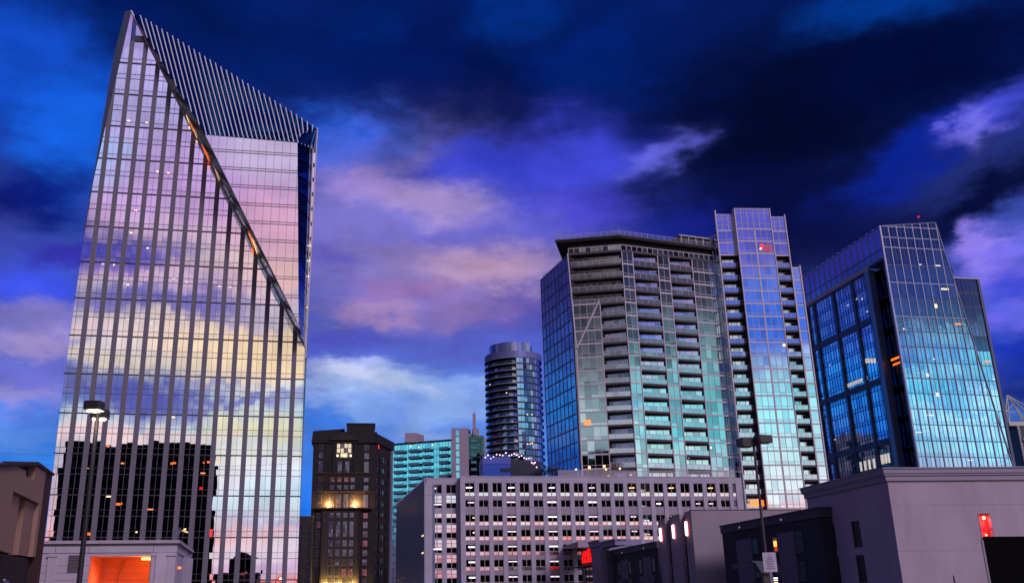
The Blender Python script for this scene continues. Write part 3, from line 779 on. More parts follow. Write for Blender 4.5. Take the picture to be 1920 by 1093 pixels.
nb_.box(RL, 35.4, 42.9, -6, 0, 87.6, 88.3, DARKM)
nb_.build('loggia_notch', RT_)
sb = MB(); sb.box(RL, .2, 42.5, -20, -6, 0, 86, G_NAVY); sb.box(RL, .2, 35.3, -6, -.3, 0, 87, G_NAVY); sb.build('side_body', RT_)
def rlit(fr, a0, a1, z0, z1, d, M): MB().box(fr, a0, a1, d, d+.04, z0, z1, M).build('office_light', RT_)
for i in range(7): rlit(RL, 16.4+i*1.35+(1.2 if i > 5 else 0), 17.3+i*1.35+(1.2 if i > 5 else 0), 57.6+.0*i, 58.7, .03, CREAM_E)
for i in range(4): rlit(RL, 27+i*1.3, 28+i*1.3, 62.2-.3*i, 63.5-.3*i, .03, CREAM_E)
for i in range(4): rlit(RL, 16.6+i*2.2, 17.6+i*2.2, 33.4, 36.0, .03, CREAM_E)
for i in range(3): rlit(RL, 27.2+i*1.5, 28.3+i*1.5, 34, 36.5, .03, CREAM_E)
for i in range(3): rlit(RL, 24.6+i*3.0, 26.4+i*3.0, 28.2, 28.9, .46, ORANGE_E)
for a, z in ((5.2, 44), (8, 66), (22, 80.6), (27, 81), (29.5, 80.2), (31, 76)): rlit(RL, a, a+.7, z, z+.35, .03, CREAM_E)
for a0, a1, z0, z1 in ((37, 41.5, 60.4, 61.0), (37.5, 41.8, 59, 59.5)): rlit(RL, a0, a1, z0, z1, -1.1, ORANGE_E)
for a, z, w, h, M in ((14.6, 86.3, 1.8, .3, CREAM_E), (15.4, 79.5, 2.2, .35, WARM_E), (12.4, 74.2, .8, 1.0, WARM_E), (2.0, 67.6, .6, .5, CREAM_E), (17.6, 69.6, 1.8, .35, ORANGE_E), (9.2, 59.6, .6, .35, CREAM_E), (24.3, 59.4, 1.6, .3, ORANGE_E), (6.4, 55, .8, .8, CREAM_E), (8.2, 49.7, 1.0, 1.0, CREAM_E), (4.6, 44.5, 2.0, .35, CREAM_E), (.8, 40, 1.8, .3, CREAM_E), (14, 33, 1.6, .3, CREAM_E), (10, 86.4, .7, .25, CREAM_E)):
    rlit(RF, a, a+w, z, z+h, .03, M)
# beacon mast on the roof
mb = MB(); mb.tube((135.7, 246, 84), (135.7, 246, 103.2), .12, .06, DARKM, 6); o = mb.build('beacon_mast', RT_); MB().ball((135.7, 246, 103.4), .28, RED_E).build('beacon_light', o)
# ================================================================== parking garage (podium)
GA = Fr((2.3, 192), (60.4, 197.5)); GL = Fr((-4.9, 193.5), (2.3, 194.2)); GS = Fr((-13.7, 248.3), (-4.9, 193.5))
GG = thing('parking_garage', 'wide grey concrete parking garage with rows of dark paired openings and pale panels', 'parking garage', (28, 205, 0))
CONC = mat('garage_concrete', (.42, .40, .49), rough=.7, var=.14, vscale=.35)
CONC2 = mat('garage_spandrel', (.34, .29, .365), rough=.7, var=.10, vscale=.35)
PANEL = glass('pale_panel', (.95, .93, .95), bump=.003, rough=.12)
P = 2.835; c0 = 1.95; NW = 21; HW = .98
def rows_main():
    r = [(21.2, 23.1, True)]
    for k in range(7): r.append((18.3-2.93*k, 19.7-2.93*k, k != 0))
    return r
w = MB(); wl = GA.len
# pilasters, slightly proud; spandrels between; parapet
xs = [c0+P*k for k in range(NW)]
pil = [(0, xs[0]-HW)] + [(xs[k]+HW, xs[k+1]-HW) for k in range(NW-1)] + [(xs[-1]+HW, wl)]
for a0, a1 in pil: w.box(GA, a0, a1, -.5, 0, 0, 23.25, CONC)
w.box(GA, 0, wl, -.5, -.03, 23.25, 24.3, CONC)
for a0, a1 in pil: w.box(GA, a0+.02, a1-.02, -.3, .0, 23.26, 24.32, CONC)
w.box(GA, -.05, wl+.05, -.6, .06, 24.32, 24.5, CONC)
rm = rows_main()
op = sorted([(z0-(.72 if p else 0), z1) for z0, z1, p in rm])
for x in xs:
    zz = 0
    for (z0, z1) in op:
        w.box(GA, x-HW, x+HW, -.5, -.16, zz, z0, CONC2); zz = z1
    w.box(GA, x-HW, x+HW, -.5, -.05, zz, 23.25, CONC)
for z in [20.95-2.93*k for k in range(8)]:
    for a0, a1 in pil: w.box(GA, a0, a1, -.02, .012, z-.03, z+.03, CONC2)
w.build('facade_wall', GG)
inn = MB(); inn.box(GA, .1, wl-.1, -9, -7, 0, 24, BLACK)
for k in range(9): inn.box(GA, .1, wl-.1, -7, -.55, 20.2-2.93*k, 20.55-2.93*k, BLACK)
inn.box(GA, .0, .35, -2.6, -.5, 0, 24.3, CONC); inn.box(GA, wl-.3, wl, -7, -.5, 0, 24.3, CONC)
inn.build('parking_deck', GG)
rf = MB(); q = [GA.P(0, -.5, 0), GA.P(wl, -.5, 0), GA.P(wl, -34, 0), GA.P(-6, -50, 0)]
rf.plan([(p.x, p.y) for p in q], 23.9, 24.2, CONC); rf.build('roof_deck', GG)
FR = mat('window_frame_pale', (.48, .43, .46), rough=.5)
stuff = MB(); cnt = 0; WHITE2_E = mat('soft_tube', (.9, .9, .9), emit=(255, 220, 236), es=1.3)
def gwin(fr, x, z0, z1, hw, panel, mb=None):
    m_ = mb or MB()
    d0, d1 = -.34, -.22
    m_.box(fr, x-.05, x+.05, d0, d1, z0, z1, FR)
    m_.box(fr, x-hw, x-hw+.07, d0, d1-.01, z0, z1, FR); m_.box(fr, x+hw-.07, x+hw, d0, d1-.01, z0, z1, FR)
    m_.box(fr, x-hw, x+hw, d0, d1+.01, z1-.08, z1, FR); m_.box(fr, x-hw, x+hw, d0, d1+.01, z0-.04, z0+.04, FR)
    pm = mb or MB()
    if panel:
        pz0, pz1 = z0-.70, z0-.06
        for a0, a1 in ((x-hw, x-.04), (x+.04, x+hw)): pm.pane(fr, a0+.02, a1-.02, pz0, pz1, -.20, PANEL, tilt=.006)
    if not mb:
        o = m_.build('window', GG)
        if panel: pm.build('spandrel_panel', o)
for r, (z0, z1, p) in enumerate(rm):
    for k, x in enumerate(xs):
        own = (r == 0) or (k < 11)
        gwin(GA, x, z0, z1, HW, p, None if own else stuff)
stuff.build('windows', GG, kind='stuff')
def tube(x, z, w_=1.4, d=-1.3, rot=0, fr=GA, M=WHITE_E):
    mb = MB(); a = fr.P(x-w_/2, d+rot, z); b = fr.P(x+w_/2, d-rot, z+abs(rot)*.28); mb.tube(a, b, random.uniform(.09, .14), .12, random.choice((WHITE_E, WHITE2_E)) if M is WHITE_E else M, 6); mb.build('strip_light', GG)
for r in range(8):
    z0, z1, _ = rm[r]
    for k in range(NW):
        if r == 0:
            if k in (0, 3, 6, 9, 12, 15, 18): tube(xs[k]+(.3 if k else 0), z0+1.0, 1.3, -1.2, .55, M=WHITE_E if k < 10 else WARM_E)
        elif r == 1 and k >= 12:
            if k in (14, 17, 18, 20): tube(xs[k]+.2, z0+.75, .9)
        elif k in (3, 6, 9) or (k in (12, 15) and r > 1): tube(xs[k]+.1, z0+1.0, 1.75 if k < 12 else 1.1, -.75)
        elif k == 0 and r in (1, 4, 5, 6, 7): tube(xs[k]+.3, z0+.9, 1.25, -.75)
        elif k == 0: tube(xs[k]+.8, z0+.8, .4, -.75, M=WARM_E)
# set-back corner block on the left
gb = MB(); ghw = 1.0; gx = [2.4, 5.35]
lo = [(21.25, 22.95, None)] + [(18.2-2.95*k, 19.25-2.95*k, 1.55 if k != 1 else .85) for k in range(7)]
pl = [(0, 1.4), (3.4, 4.35), (6.35, 7.25)]
for a0, a1 in pl: gb.box(GL, a0, a1, -.5, 0, 0, 23.2, CONC)
gb.box(GL, 0, 7.25, -.5, -.02, 23.2, 24.2, CONC); gb.box(GL, -.05, 7.2, -.6, .05, 24.2, 24.36, CONC)
for x in gx:
    zz = 0
    for z0, z1, p in lo[::-1]:
        gb.box(GL, x-ghw, x+ghw, -.5, -.15, zz, z0, CONC); zz = z1+(p or 0)
    gb.box(GL, x-ghw, x+ghw, -.5, -.05, zz, 23.2, CONC)
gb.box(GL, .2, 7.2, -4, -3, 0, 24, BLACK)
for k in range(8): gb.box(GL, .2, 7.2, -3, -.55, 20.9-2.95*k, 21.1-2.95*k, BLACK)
gb.build('corner_block', GG)
for x in gx:
    for z0, z1, p in lo:
        m_ = MB(); m_.box(GL, x-.05, x+.05, -.34, -.22, z0, z1+(p or 0), FR); m_.box(GL, x-ghw, x+ghw, -.34, -.23, z1-.05, z1+.05, FR); m_.box(GL, x-ghw, x+ghw, -.34, -.23, z0-.04, z0+.04, FR)
        o = m_.build('window', GG)
        if p:
            pm = MB()
            nn = 2 if p > 1 else 1
            for q in range(nn):
                for a0, a1 in ((x-ghw, x-.05), (x+.05, x+ghw)): pm.pane(GL, a0+.03, a1-.02, z1+.06+q*p/nn, z1+(q+1)*p/nn-.03, -.24, PANEL, tilt=.008)
            pm.build('spandrel_panel', o)
tube(2.4, 18.95, 1.9, -.2, fr=GL); tube(2.4, 10.1, 1.9, -.2, fr=GL); tube(2.0, 22.3, .5, -1, fr=GL)
# metal-clad left side
sd_ = MB(); CLAD = mat('blue_cladding', (.15, .18, .28), rough=.45, metal=.3, var=.22, vscale=.7, stretch=(1, 1, .25)); RIB = mat('cladding_rib', (.26, .29, .40), rough=.45, metal=.3)
sd_.box(GS, 0, GS.len, -2, 0, 0, 24.2, CLAD); n = 24
for i in range(n+1): sd_.box(GS, i*GS.len/n-.09, i*GS.len/n+.09, 0, .22, 0, 24.25, RIB)
for z in (5, 10, 14.5, 19.3): sd_.box(GS, 0, GS.len, 0, .06, z-.06, z+.06, MULL)
sd_.build('side_cladding', GG)
for z in (12.7, 9.3):
    for a in (GS.len-1.2, GS.len-3.0): MB().box(GS, a, a+.35, .24, .34, z, z+.3, WARM_E).build('wall_light', GG)
# ------------------------------------------------------------------ roof terrace: railing, planters, lights, tree
tr = MB(); TG = mat('terrace_glass', (.55, .50, .56), rough=.12, spec=.6, sheer=.55)
f = GA
n = 19
for i in range(n):
    a0, a1 = 20.6+i*2.0, 22.6+i*2.0
    tr.face([f.P(a0+.05, -.35, 24.55), f.P(a1-.05, -.35, 24.55), f.P(a1-.05, -.35, 25.7), f.P(a0+.05, -.35, 25.7)], TG)
    tr.box(f, a0-.04, a0+.04, -.4, -.3, 24.5, 25.75, FR)
tr.box(f, 20.6, 58.6, -.41, -.29, 25.7, 25.78, FR)
tr.box(f, 20.55, 20.65, -6, -.3, 25.68, 25.76, FR)
tr.build('terrace_railing', GG)
LEAFD = mat('leaf_dark', (.012, .016, .012), rough=.7, var=.4, vscale=3)
BARK = mat('bark', (.04, .03, .025), rough=.9)
POT = mat('planter_pot', (.10, .09, .10), rough=.8)
def leafy(mb, c, rx, rz, n, s, M):
    for _ in range(n):
        while True:
            p = Vector((random.uniform(-1, 1), random.uniform(-1, 1), random.uniform(-1, 1)))
            if p.length < 1: break
        p = Vector((p.x*rx, p.y*rx, p.z*rz))+Vector(c); u = Vector((random.gauss(0, 1), random.gauss(0, 1), random.gauss(0, 1))).normalized()*s; v = u.orthogonal().normalized()*s*.5
        mb.face([p-u, p+v, p+u, p-v], M)
tree = thing('rooftop_tree', 'low dark spreading tree on the garage roof in front of the condo tower', 'tree', GA.P(20.5, -7, 24.2))
tk = MB()
for i in range(5):
    a = 17+i*1.7; tk.tube(GA.P(20.5, -7, 24.2), GA.P(a, -7+random.uniform(-1, 1), 26.0), .14, .05, BARK, 5)
tk.build('trunk', tree)
cr = MB()
for i in range(9):
    a = 16.8+i*.95; hgt = 25.2+1.3*math.sin((i+1)/10*math.pi); leafy(cr, GA.P(a, -7+random.uniform(-1.2, 1.2), hgt), 1.0, .9, 170, .16, LEAFD)
cr.build('crown', tree)
for k, (a, lab) in enumerate(((32.2, 'small dark potted shrub behind the terrace railing, leftmost of its row'), (35.6, 'small dark potted shrub behind the terrace railing, second from the left'), (44.0, 'small dark potted shrub behind the terrace railing, third from the left'), (51.0, 'small dark potted shrub behind the terrace railing, rightmost of its row'))):
    t_ = thing('potted_shrub', lab, 'plant', GA.P(a, -.9, 24.2), 'shrubs in pots on the roof terrace')
    mb = MB(); mb.tube(GA.P(a, -.9, 24.2), GA.P(a, -.9, 24.8), .22, .3, POT, 8); mb.build('pot', t_)
    mb = MB(); leafy(mb, GA.P(a, -.9, 25.3), .4, .65, 60, .12, LEAFD); mb.build('foliage', t_)
for k, (a, z, lab) in enumerate(((24.6, 25.9, 'glowing terrace lamp at the left end of the roof terrace'), (31.0, 25.95, 'glowing terrace lamp in the middle of the roof terrace, left of another'), (34.0, 26.1, 'glowing terrace lamp below the lowest condo balconies'))):
    t_ = thing('terrace_lamp', lab, 'lamp', GA.P(a, -1.2, 24.2), 'lamps on the roof terrace')
    mb = MB(); mb.tube(GA.P(a, -1.2, 24.2), GA.P(a, -1.2, z), .05, .04, DARKM, 5); mb.build('post', t_)
    MB().ball(GA.P(a, -1.2, z+.15), .22, WARM_E).build('globe', t_)
# ================================================================== dark stone hotel tower
DT = Fr((-49.5, 338), (-26.0, 340)); DS = Fr((-26.8, 340), (-22.2, 360))
DD = thing('stone_tower', 'dark brown stone tower with a pediment, lit upper window and glowing uplights', 'tower block', (-38, 350, 0))
BR = mat('brown_stone', (.017, .013, .016), rough=.85, var=.25, vscale=.4); BR2 = mat('brown_stone_light', (.035, .028, .028), rough=.85, var=.25, vscale=.5)
zy = lambda y: 63.8-.05464*y
b = MB()
b.prism(DT, [(0, 0), (22.9, 0), (22.9, 54.2), (0, 54.2)], -20, 0, BR)
b.prism(DT, [(-.7, 54.2), (23.4, 54.2), (23.2, 58.2), (8.5, 58.2), (-.3, 58.2)], -20.6, .7, BR)
b.prism(DT, [(-.3, 58.2), (9, 58.2), (11.2, 59.4), (-.1, 58.5)], -12, .2, BR)
b.build('wall', DD)
b = MB(); b.prism(DT, [(12, 58.2), (22.3, 58.2), (22.3, 61.2), (12, 61.2)], -12, -.4, BR); b.box(DT, 11.8, 22.5, -12.2, -.2, 61.2, 61.6, BR); b.build('penthouse', DD)
b = MB(); b.prism(DT, [(6.3, 55.6), (16.2, 55.6), (11.3, 57.6)], .6, 1.3, BR2); b.box(DT, 6.0, 16.5, .6, 1.5, 55.2, 55.6, BR2); b.box(DT, 7.2, 7.9, 0, .5, 43, 55.2, BR); b.box(DT, 14.8, 15.5, 0, .5, 43, 55.2, BR); b.build('pediment', DD)
b = MB(); b.box(DT, 4.4, 17.2, 0, .55, 0, 30.4, BR2); b.box(DT, 3.9, 4.4, 0, .9, 0, 30.4, BR); b.box(DT, 17.2, 17.7, 0, .9, 0, 30.4, BR); b.build('central_bay', DD)
for z, d in ((43.3, .5), (36.7, .55), (30.7, 1.5)):
    b = MB(); b.box(DT, 1.0, 21.9, 0, d, z-.25, z+.2, BR2); b.build('ledge', DD)
b = MB(); b.box(DS, 0, DS.len, -3, .12, 0, 54.2, BR); b.box(DS, -1, DS.len+.7, -3, .8, 54.2, 57.5, BR); b.box(DS, 4, 9, .12, .8, 0, 48, BR); b.box(DS, 13, 19, .12, .8, 0, 43, BR)
for i in range(7):
    for z in range(8, 50, 4): b.box(DS, 1+i*2.7, 1.9+i*2.7, .1, .18 if i not in (1, 2, 5) else .82, z, z+1.6, G_DARK)
b.build('side_wall', DD)
WG = mat('old_window_glass', (.20, .19, .25), rough=.15, metal=.8, bump=.01); WP = mat('pink_window_glass', (.45, .17, .20), rough=.15, metal=.8, bump=.01); WK = mat('dark_window_glass', (.03, .03, .035), rough=.1)
WF = mat('old_window_frame', (.10, .085, .085), rough=.7)
def dwin(s_, y0, y1, w_, M, d=0.0, lit=None):
    z0, z1 = zy(y1), zy(y0); m_ = MB()
    m_.box(DT, s_-w_/2-.12, s_+w_/2+.12, d-.02, d+.10, z0-.15, z1+.12, WF)
    o = m_.build('window', DD)
    p = MB()
    nh = 2 if z1-z0 < 3 else 4
    for i in range(2):
        for j in range(nh): p.pane(DT, s_-w_/2+i*w_/2+.04, s_-w_/2+(i+1)*w_/2-.04, z0+(z1-z0)*j/nh+.04, z0+(z1-z0)*(j+1)/nh-.04, d+.13, M, tilt=.02)
    p.build('pane', o)
for y0, y1, M in ((190, 226, WK), (245, 282, WG), (302, 376, WG), (408, 432, WG), (458, 490, WG), (517, 610, WG), (636, 668, WP), (692, 730, WG), (750, 787, WG), (810, 845, WP), (870, 905, WG), (928, 962, WG), (988, 1028, WP), (1045, 1080, WK)): dwin(19.5, y0, y1, 1.55, M)
for y0, y1, M in ((185, 215, WK), (240, 275, WG), (298, 376, WG), (405, 430, WK), (455, 490, WK), (515, 570, WK), (690, 727, WP), (750, 790, WK), (640, 670, WK), (810, 850, WK), (870, 905, WK), (930, 965, WK)): dwin(2.9, y0, y1, 1.3, M)
cs_ = (7.3, 9.8, 12.3, 14.6)
for y0, y1, Ms, d in ((405, 432, (WP, WP, WP, WG), 0), (455, 480, (WG,)*4, 0), (515, 575, (WK, WG, WG, WK), 0), (577, 602, (WG,)*4, 0), (634, 662, (WG,)*4, .55), (690, 785, (WG,)*4, .55), (808, 845, (WG,)*4, .55), (865, 905, (WG,)*4, .55), (925, 962, (WK, WG, WK, WG), .55), (985, 1028, (WK, WK, WP, WP), .55), (1048, 1085, (WK,)*4, .55), (1105, 1140, (WK,)*4, .55)):
    for s_, M in zip(cs_, Ms): dwin(s_, y0, y1, 1.35, M, d)
for s_ in (9.8, 12.5): dwin(s_, 300, 376, 1.4, WG)
LITW = mat('lit_window_pane', (.8, .75, .5), emit=(205, 190, 140), es=.75)
m_ = MB(); m_.box(DT, 8.4, 14.2, -.02, .12, 48.7, 54.1, WF); o = m_.build('lit_window', DD); p = MB()
for i in range(4):
    for j in range(3): p.box(DT, 8.65+i*1.35, 9.75+i*1.35, .12, .16, 49.0+j*1.7, 50.5+j*1.7, LITW if (i+j) % 3 else WG)
p.build('pane', o)
for s_ in (8.9, 11.3, 13.7): MB().ball(DT.P(s_, .6, 49.5), .38, mat('globe_lamp', (.9, .9, .7), emit=(255, 246, 170), es=2.5)).build('globe_lamp', DD)
for s_ in (6.2, 15.9):
    m_ = MB(); m_.box(DT, s_-.25, s_+.25, .7, 1.2, 30.9, 31.3, WARM_E); o = m_.build('uplight', DD)
    lamp('uplight_lamp', DT.P(s_, 1.1, 32.2), (1, .50, .15), 5200, .3, o)
for s_ in (6, 10.5, 15.5):
    m_ = MB(); m_.box(DT, s_-.2, s_+.2, 1.6, 2, 3.0, 3.3, WARM_E); o = m_.build('uplight', DD); lamp('uplight_lamp', DT.P(s_, 1.7, 4.4), (1, .62, .16), 3200, .3, o)
MB().box(DS, .2, .9, .9, 1.0, 52.2, 53.6, RED_E).build('red_marker', DD)
# low dark block beside it
b = thing('low_block', 'low dark flat-roofed block between the silver tower and the dark stone tower', 'building', (-51, 336, 0))
lf = Fr((-56, 330), (-47.6, 331)); m_ = MB(); m_.box(lf, 0, 8.4, -16, 0, 0, 27.2, BR2); m_.box(lf, -.2, 8.6, -16, .2, 27.2, 27.6, WF); m_.build('wall', b)
for a in (3.6, 6.9):
    for z in range(3, 25, 2): MB().box(lf, a, a+1.1, 0, .05, z, z+1.3, WK).build('window', b)
# ================================================================== turquoise residence
TQ = Fr((-27.0, 412.8), (1.1, 400)); TT_ = thing('turquoise_building', 'turquoise glass apartment slab with dark balconies and a lavender stair tower with a spire', 'apartment building', (-8, 410, 0))
G_TQ = glass('turquoise_glass', (.25, .85, .98), bump=.006, rough=.08); G_TQ2 = glass('turquoise_glass_dim', (.18, .66, .85), bump=.006, rough=.08)
LAV = mat('lavender_render', (.36, .29, .37), rough=.8, var=.06, vscale=.3); TDARK = mat('navy_balcony', (.03, .05, .10), rough=.5)
m_ = MB(); m_.box(TQ, -6, TQ.len, -14, -.15, 0, 64.8, TDARK); m_.build('core', TT_)
gl = MB(); fr_ = MB(); nx = 26
for i in range(nx):
    w_ = (TQ.len+5)/nx; a0 = -5+i*w_
    z = 64.2
    while z > 3: 
        gl.pane(TQ, a0, a0+w_, z-2.1, z, 0, random.choice((G_TQ, G_TQ, G_TQ2)), tilt=.006); gl.pane(TQ, a0, a0+w_, z-2.95, z-2.1, 0, G_TQ2, tilt=.004); z -= 2.95
    fr_.box(TQ, a0-.04, a0+.04, -.02, .06, 0, 64.2, MULL)
z = 64.2
while z > 3: fr_.box(TQ, -5, TQ.len, -.02, .12, z-.13, z+.03, TDARK); z -= 2.95
fr_.box(TQ, -6, TQ.len, -1, .5, 64.4, 64.9, TDARK)
o = gl.build('curtain_wall', TT_); fr_.build('mullion_grid', o)
for k in range(11):
    for a0, a1 in ((3.6, 8.8), (10.9, 16.2), (17.6, 21.8), (25.6, 30)):
        z = 60.6-2.95*k; m_ = MB(); m_.box(TQ, a0, a1, .05, 1.6, z-.35, z-.1, TDARK); m_.box(TQ, a0+.1, a1-.1, 1.45, 1.55, z-.1, z+.85, mat('balcony_front_blue', (.10, .22, .32), rough=.3)); m_.box(TQ, a0, a1, 1.4, 1.62, z+.85, z+.95, TDARK); m_.build('balcony', TT_)
m_ = MB()
m_.plan([(1.2, 396), (7.9, 396), (9.6, 402), (9.6, 410), (1.2, 410)], 0, 69.0, LAV); m_.plan([(7.95, 396.4), (10.4, 398.4), (10.4, 404), (9.6, 404)], 0, 66.6, LAV)
m_.plan([(10.4, 398), (13.2, 398), (13.2, 408), (10.4, 408)], 0, 69.2, LAV); m_.plan([(13.2, 398.5), (14.8, 398.5), (14.8, 408), (13.2, 408)], 0, 66.2, LAV); m_.plan([(14.8, 399), (16, 399), (16, 408), (14.8, 408)], 0, 65.4, LAV)
m_.build('stair_tower', TT_)
m_ = MB(); f2 = Fr((1.2, 396), (7.9, 396))
for k in range(20): m_.pane(f2, 1.9, 3.3, 65.9-3*k, 68.2-3*k, .05, G_TQ, tilt=.004)
m_.build('stair_glazing', TT_); m_ = MB()
f3 = Fr((7.6, 397.4), (15.6, 397.8)); TG2 = glass('deep_teal_glass', (.03, .11, .13), bump=.004)
for k in range(21): 
    for a0, a1 in ((.6, 1.7), (1.8, 4.2), (4.3, 5.7), (6.0, 7.4)): m_.pane(f3, a0, a1, 63.0-3*k, 65.8-3*k, .6, TG2, tilt=.004)
m_.build('corner_glazing', TT_)
for k in range(8):
    z = 63-3*k; m_ = MB(); m_.box(f3, 1.8, 4.2, .6, 1.5, z-.2, z, TDARK); m_.box(f3, 1.8, 4.2, 1.42, 1.5, z, z+1, mat('balcony_front_blue', (.10, .22, .32), rough=.3)); m_.build('balcony', TT_)
m_ = MB(); m_.box(f3, 2.9, 4.1, .2, 1.2, 66, 75.4, LAV); m_.tube(f3.P(3.7, .6, 75.4), f3.P(3.7, .6, 78.5), .1, .04, LAV, 6); m_.build('spire', TT_)
m_ = MB(); m_.plan([(-19.2, 405), (-14.3, 405), (-11, 412), (-19.2, 412)], 64.5, 68.6, LAV); m_.build('plant_room', TT_)
for a, z in ((11, 63), (15, 62.2), (21.6, 62.8), (13.6, 52.4)): MB().box(TQ, a, a+.6, .06, .1, z, z+.5, WARM_E).build('lit_window', TT_)
# ================================================================== round dark tower
RC = Vector((29.9, 413, 0)); RR = 12.9
RD = thing('round_tower', 'dark cylindrical apartment tower ringed with balconies, left of the condo tower', 'apartment building', RC)
def arc(r, t0, t1, n): return [(RC.x+r*math.sin(R(t0+(t1-t0)*i/n)), RC.y-r*math.cos(R(t0+(t1-t0)*i/n))) for i in range(n+1)]
m_ = MB(); m_.plan(arc(11.2, -180, 180, 48)[:-1], 0, 103, G_DARK); m_.build('core', RD)
SLB = mat('round_slab_edge', (.24, .25, .34), rough=.5); RDK = mat('round_dark', (.02, .022, .035), rough=.5)
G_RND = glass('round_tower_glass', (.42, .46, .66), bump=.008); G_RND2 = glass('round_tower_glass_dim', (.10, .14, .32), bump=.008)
k = 0; z = 101.2
def ring(r0, r1, t0, t1, z0, z1, M, n=24):
    q = MB(); q.plan(arc(r1, t0, t1, n)+arc(r0, t0, t1, n)[::-1], z0, z1, M); return q
while z > 20:
    q = ring(10.5, 13.1, -105, 2, z-.30, z+.05, RDK); 
    q2 = ring(12.9, 13.2, -105, 2, z-.1, z+.28, SLB); off = len(q.v)
    q.v += q2.v; kk = q.m(SLB)
    for f_ in q2.f: q.f.append(tuple(i+off for i in f_)); q.mi.append(kk)
    o = q.build('balcony', RD)
    rg = MB()
    for i in range(14):
        t0 = -104+i*7.5
        if True:
            p0_, p1_ = arc(12.95, t0, t0+7.5, 1); f_ = Fr(p0_, p1_); rg.pane(f_, 0, f_.len, z+.3, z+1.2, 0, random.choice((G_RND2, G_DARK, G_RND2, G_RND)), tilt=.004)
    rg.build('railing', o)
    q = ring(10.5, 13.0, 64, 110, z-.5, z+.2, RDK, 8); q.build('balcony', RD)
    z -= 2.92
gl = MB(); fr_ = MB(); z = 101.2
while z > 20:
    for i in range(9):
        t0, t1 = 2+i*6.9, 2+(i+1)*6.9; p0_, p1_ = arc(12.9, t0, t1, 1); f_ = Fr(p0_, p1_)
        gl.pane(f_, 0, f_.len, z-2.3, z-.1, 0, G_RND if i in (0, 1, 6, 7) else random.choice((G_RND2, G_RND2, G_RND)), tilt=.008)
        fr_.box(f_, -.05, .05, -.1, .08, z-2.92, z, RDK); fr_.box(f_, 0, f_.len, -.1, .06, z-2.92, z-2.3, RDK)
    z -= 2.92
o = gl.build('curtain_wall', RD); fr_.build('mullion_grid', o)
BLUP = mat('blue_parapet', (.15, .17, .40), rough=.4, metal=.3)
q = ring(11.8, 13.15, -180, 180, 101.3, 104.2, BLUP, 48); q.build('parapet', RD)
q = ring(10.9, 11.1, -100, 40, 104.2, 108.8, mat('screen_glass_lilac', (.30, .33, .60), rough=.15, metal=.8), 24); q.build('roof_screen', RD)
m_ = MB(); m_.plan(arc(9, 30, 120, 8)+[(RC.x+2, RC.y+8), (RC.x+2, RC.y-3)], 104, 108.4, BLUP)
for t in (40, 46, 52): p = arc(9, t, t+1, 1)[0]; m_.tube((p[0], p[1], 108), (p[0], p[1], 111), .08, .05, SLB, 5)
m_.build('plant_room', RD)
for t, z in ((20, 75.4), (30, 75.5), (18, 62.5), (24, 62.6), (28, 63), (-40, 80.5), (-20, 85), (-60, 90), (-10, 72)): p0_, p1_ = arc(13.0, t, t+2.5, 1); f_ = Fr(p0_, p1_); MB().box(f_, 0, f_.len, .02, .06, z, z+.4, WARM_E).build('lit_window', RD)
# ================================================================== blue rooftop block with string lights
BB = thing('rooftop_block', 'low blue flat-roofed block with strings of lights along its roof, below the round tower', 'building', (19, 306, 0))
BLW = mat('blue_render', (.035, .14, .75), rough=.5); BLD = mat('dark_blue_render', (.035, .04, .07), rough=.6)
bf = Fr((11, 300), (19.9, 300.5)); m_ = MB(); m_.box(bf, 0, 8.9, -14, 0, 0, 41, BLW); m_.box(bf, -.1, 9.0, -14, .15, 41, 43.2, mat('blue_render_light', (.12, .17, .66), rough=.5)); m_.box(bf, 5.5, 8.91, .0, .2, 38.6, 39.7, BLD); m_.build('wall', BB)
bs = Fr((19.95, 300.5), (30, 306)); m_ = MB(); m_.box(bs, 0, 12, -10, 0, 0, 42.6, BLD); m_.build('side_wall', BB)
SLt = thing('string_lights', 'strings of glowing pinkish bulbs along the roof edge of the low blue block', 'string lights', (19, 302, 43))
BULB = mat('bulb_glow', (.9, .8, .9), emit=(255, 214, 245), es=2.0)
wpts = [(11.4, 300, 44.6), (14, 300.3, 43.8), (17, 300.4, 44.8), (20, 300.5, 44.9), (22.5, 302, 44.4), (25, 303.3, 44.0), (27.5, 304.6, 43.0), (29, 305.5, 41.5)]
m_ = MB()
for a_, b_ in zip(wpts[:-1], wpts[1:]): m_.tube(a_, b_, .04, .04, DARKM, 4)
for p in wpts[::2]: m_.tube((p[0], p[1]+.3, 40), (p[0], p[1]+.3, p[2]+.1), .06, .06, DARKM, 4)
m_.build('wire', SLt)
for i, (a_, b_) in enumerate(zip(wpts[:-1], wpts[1:])):
    for t in (.15, .5, .85):
        p = Vector(a_).lerp(Vector(b_), t); MB().ball((p.x, p.y-.15, p.z-.25-random.random()*1.2*(t != .5)), .24, BULB, 6).build('bulb', SLt)
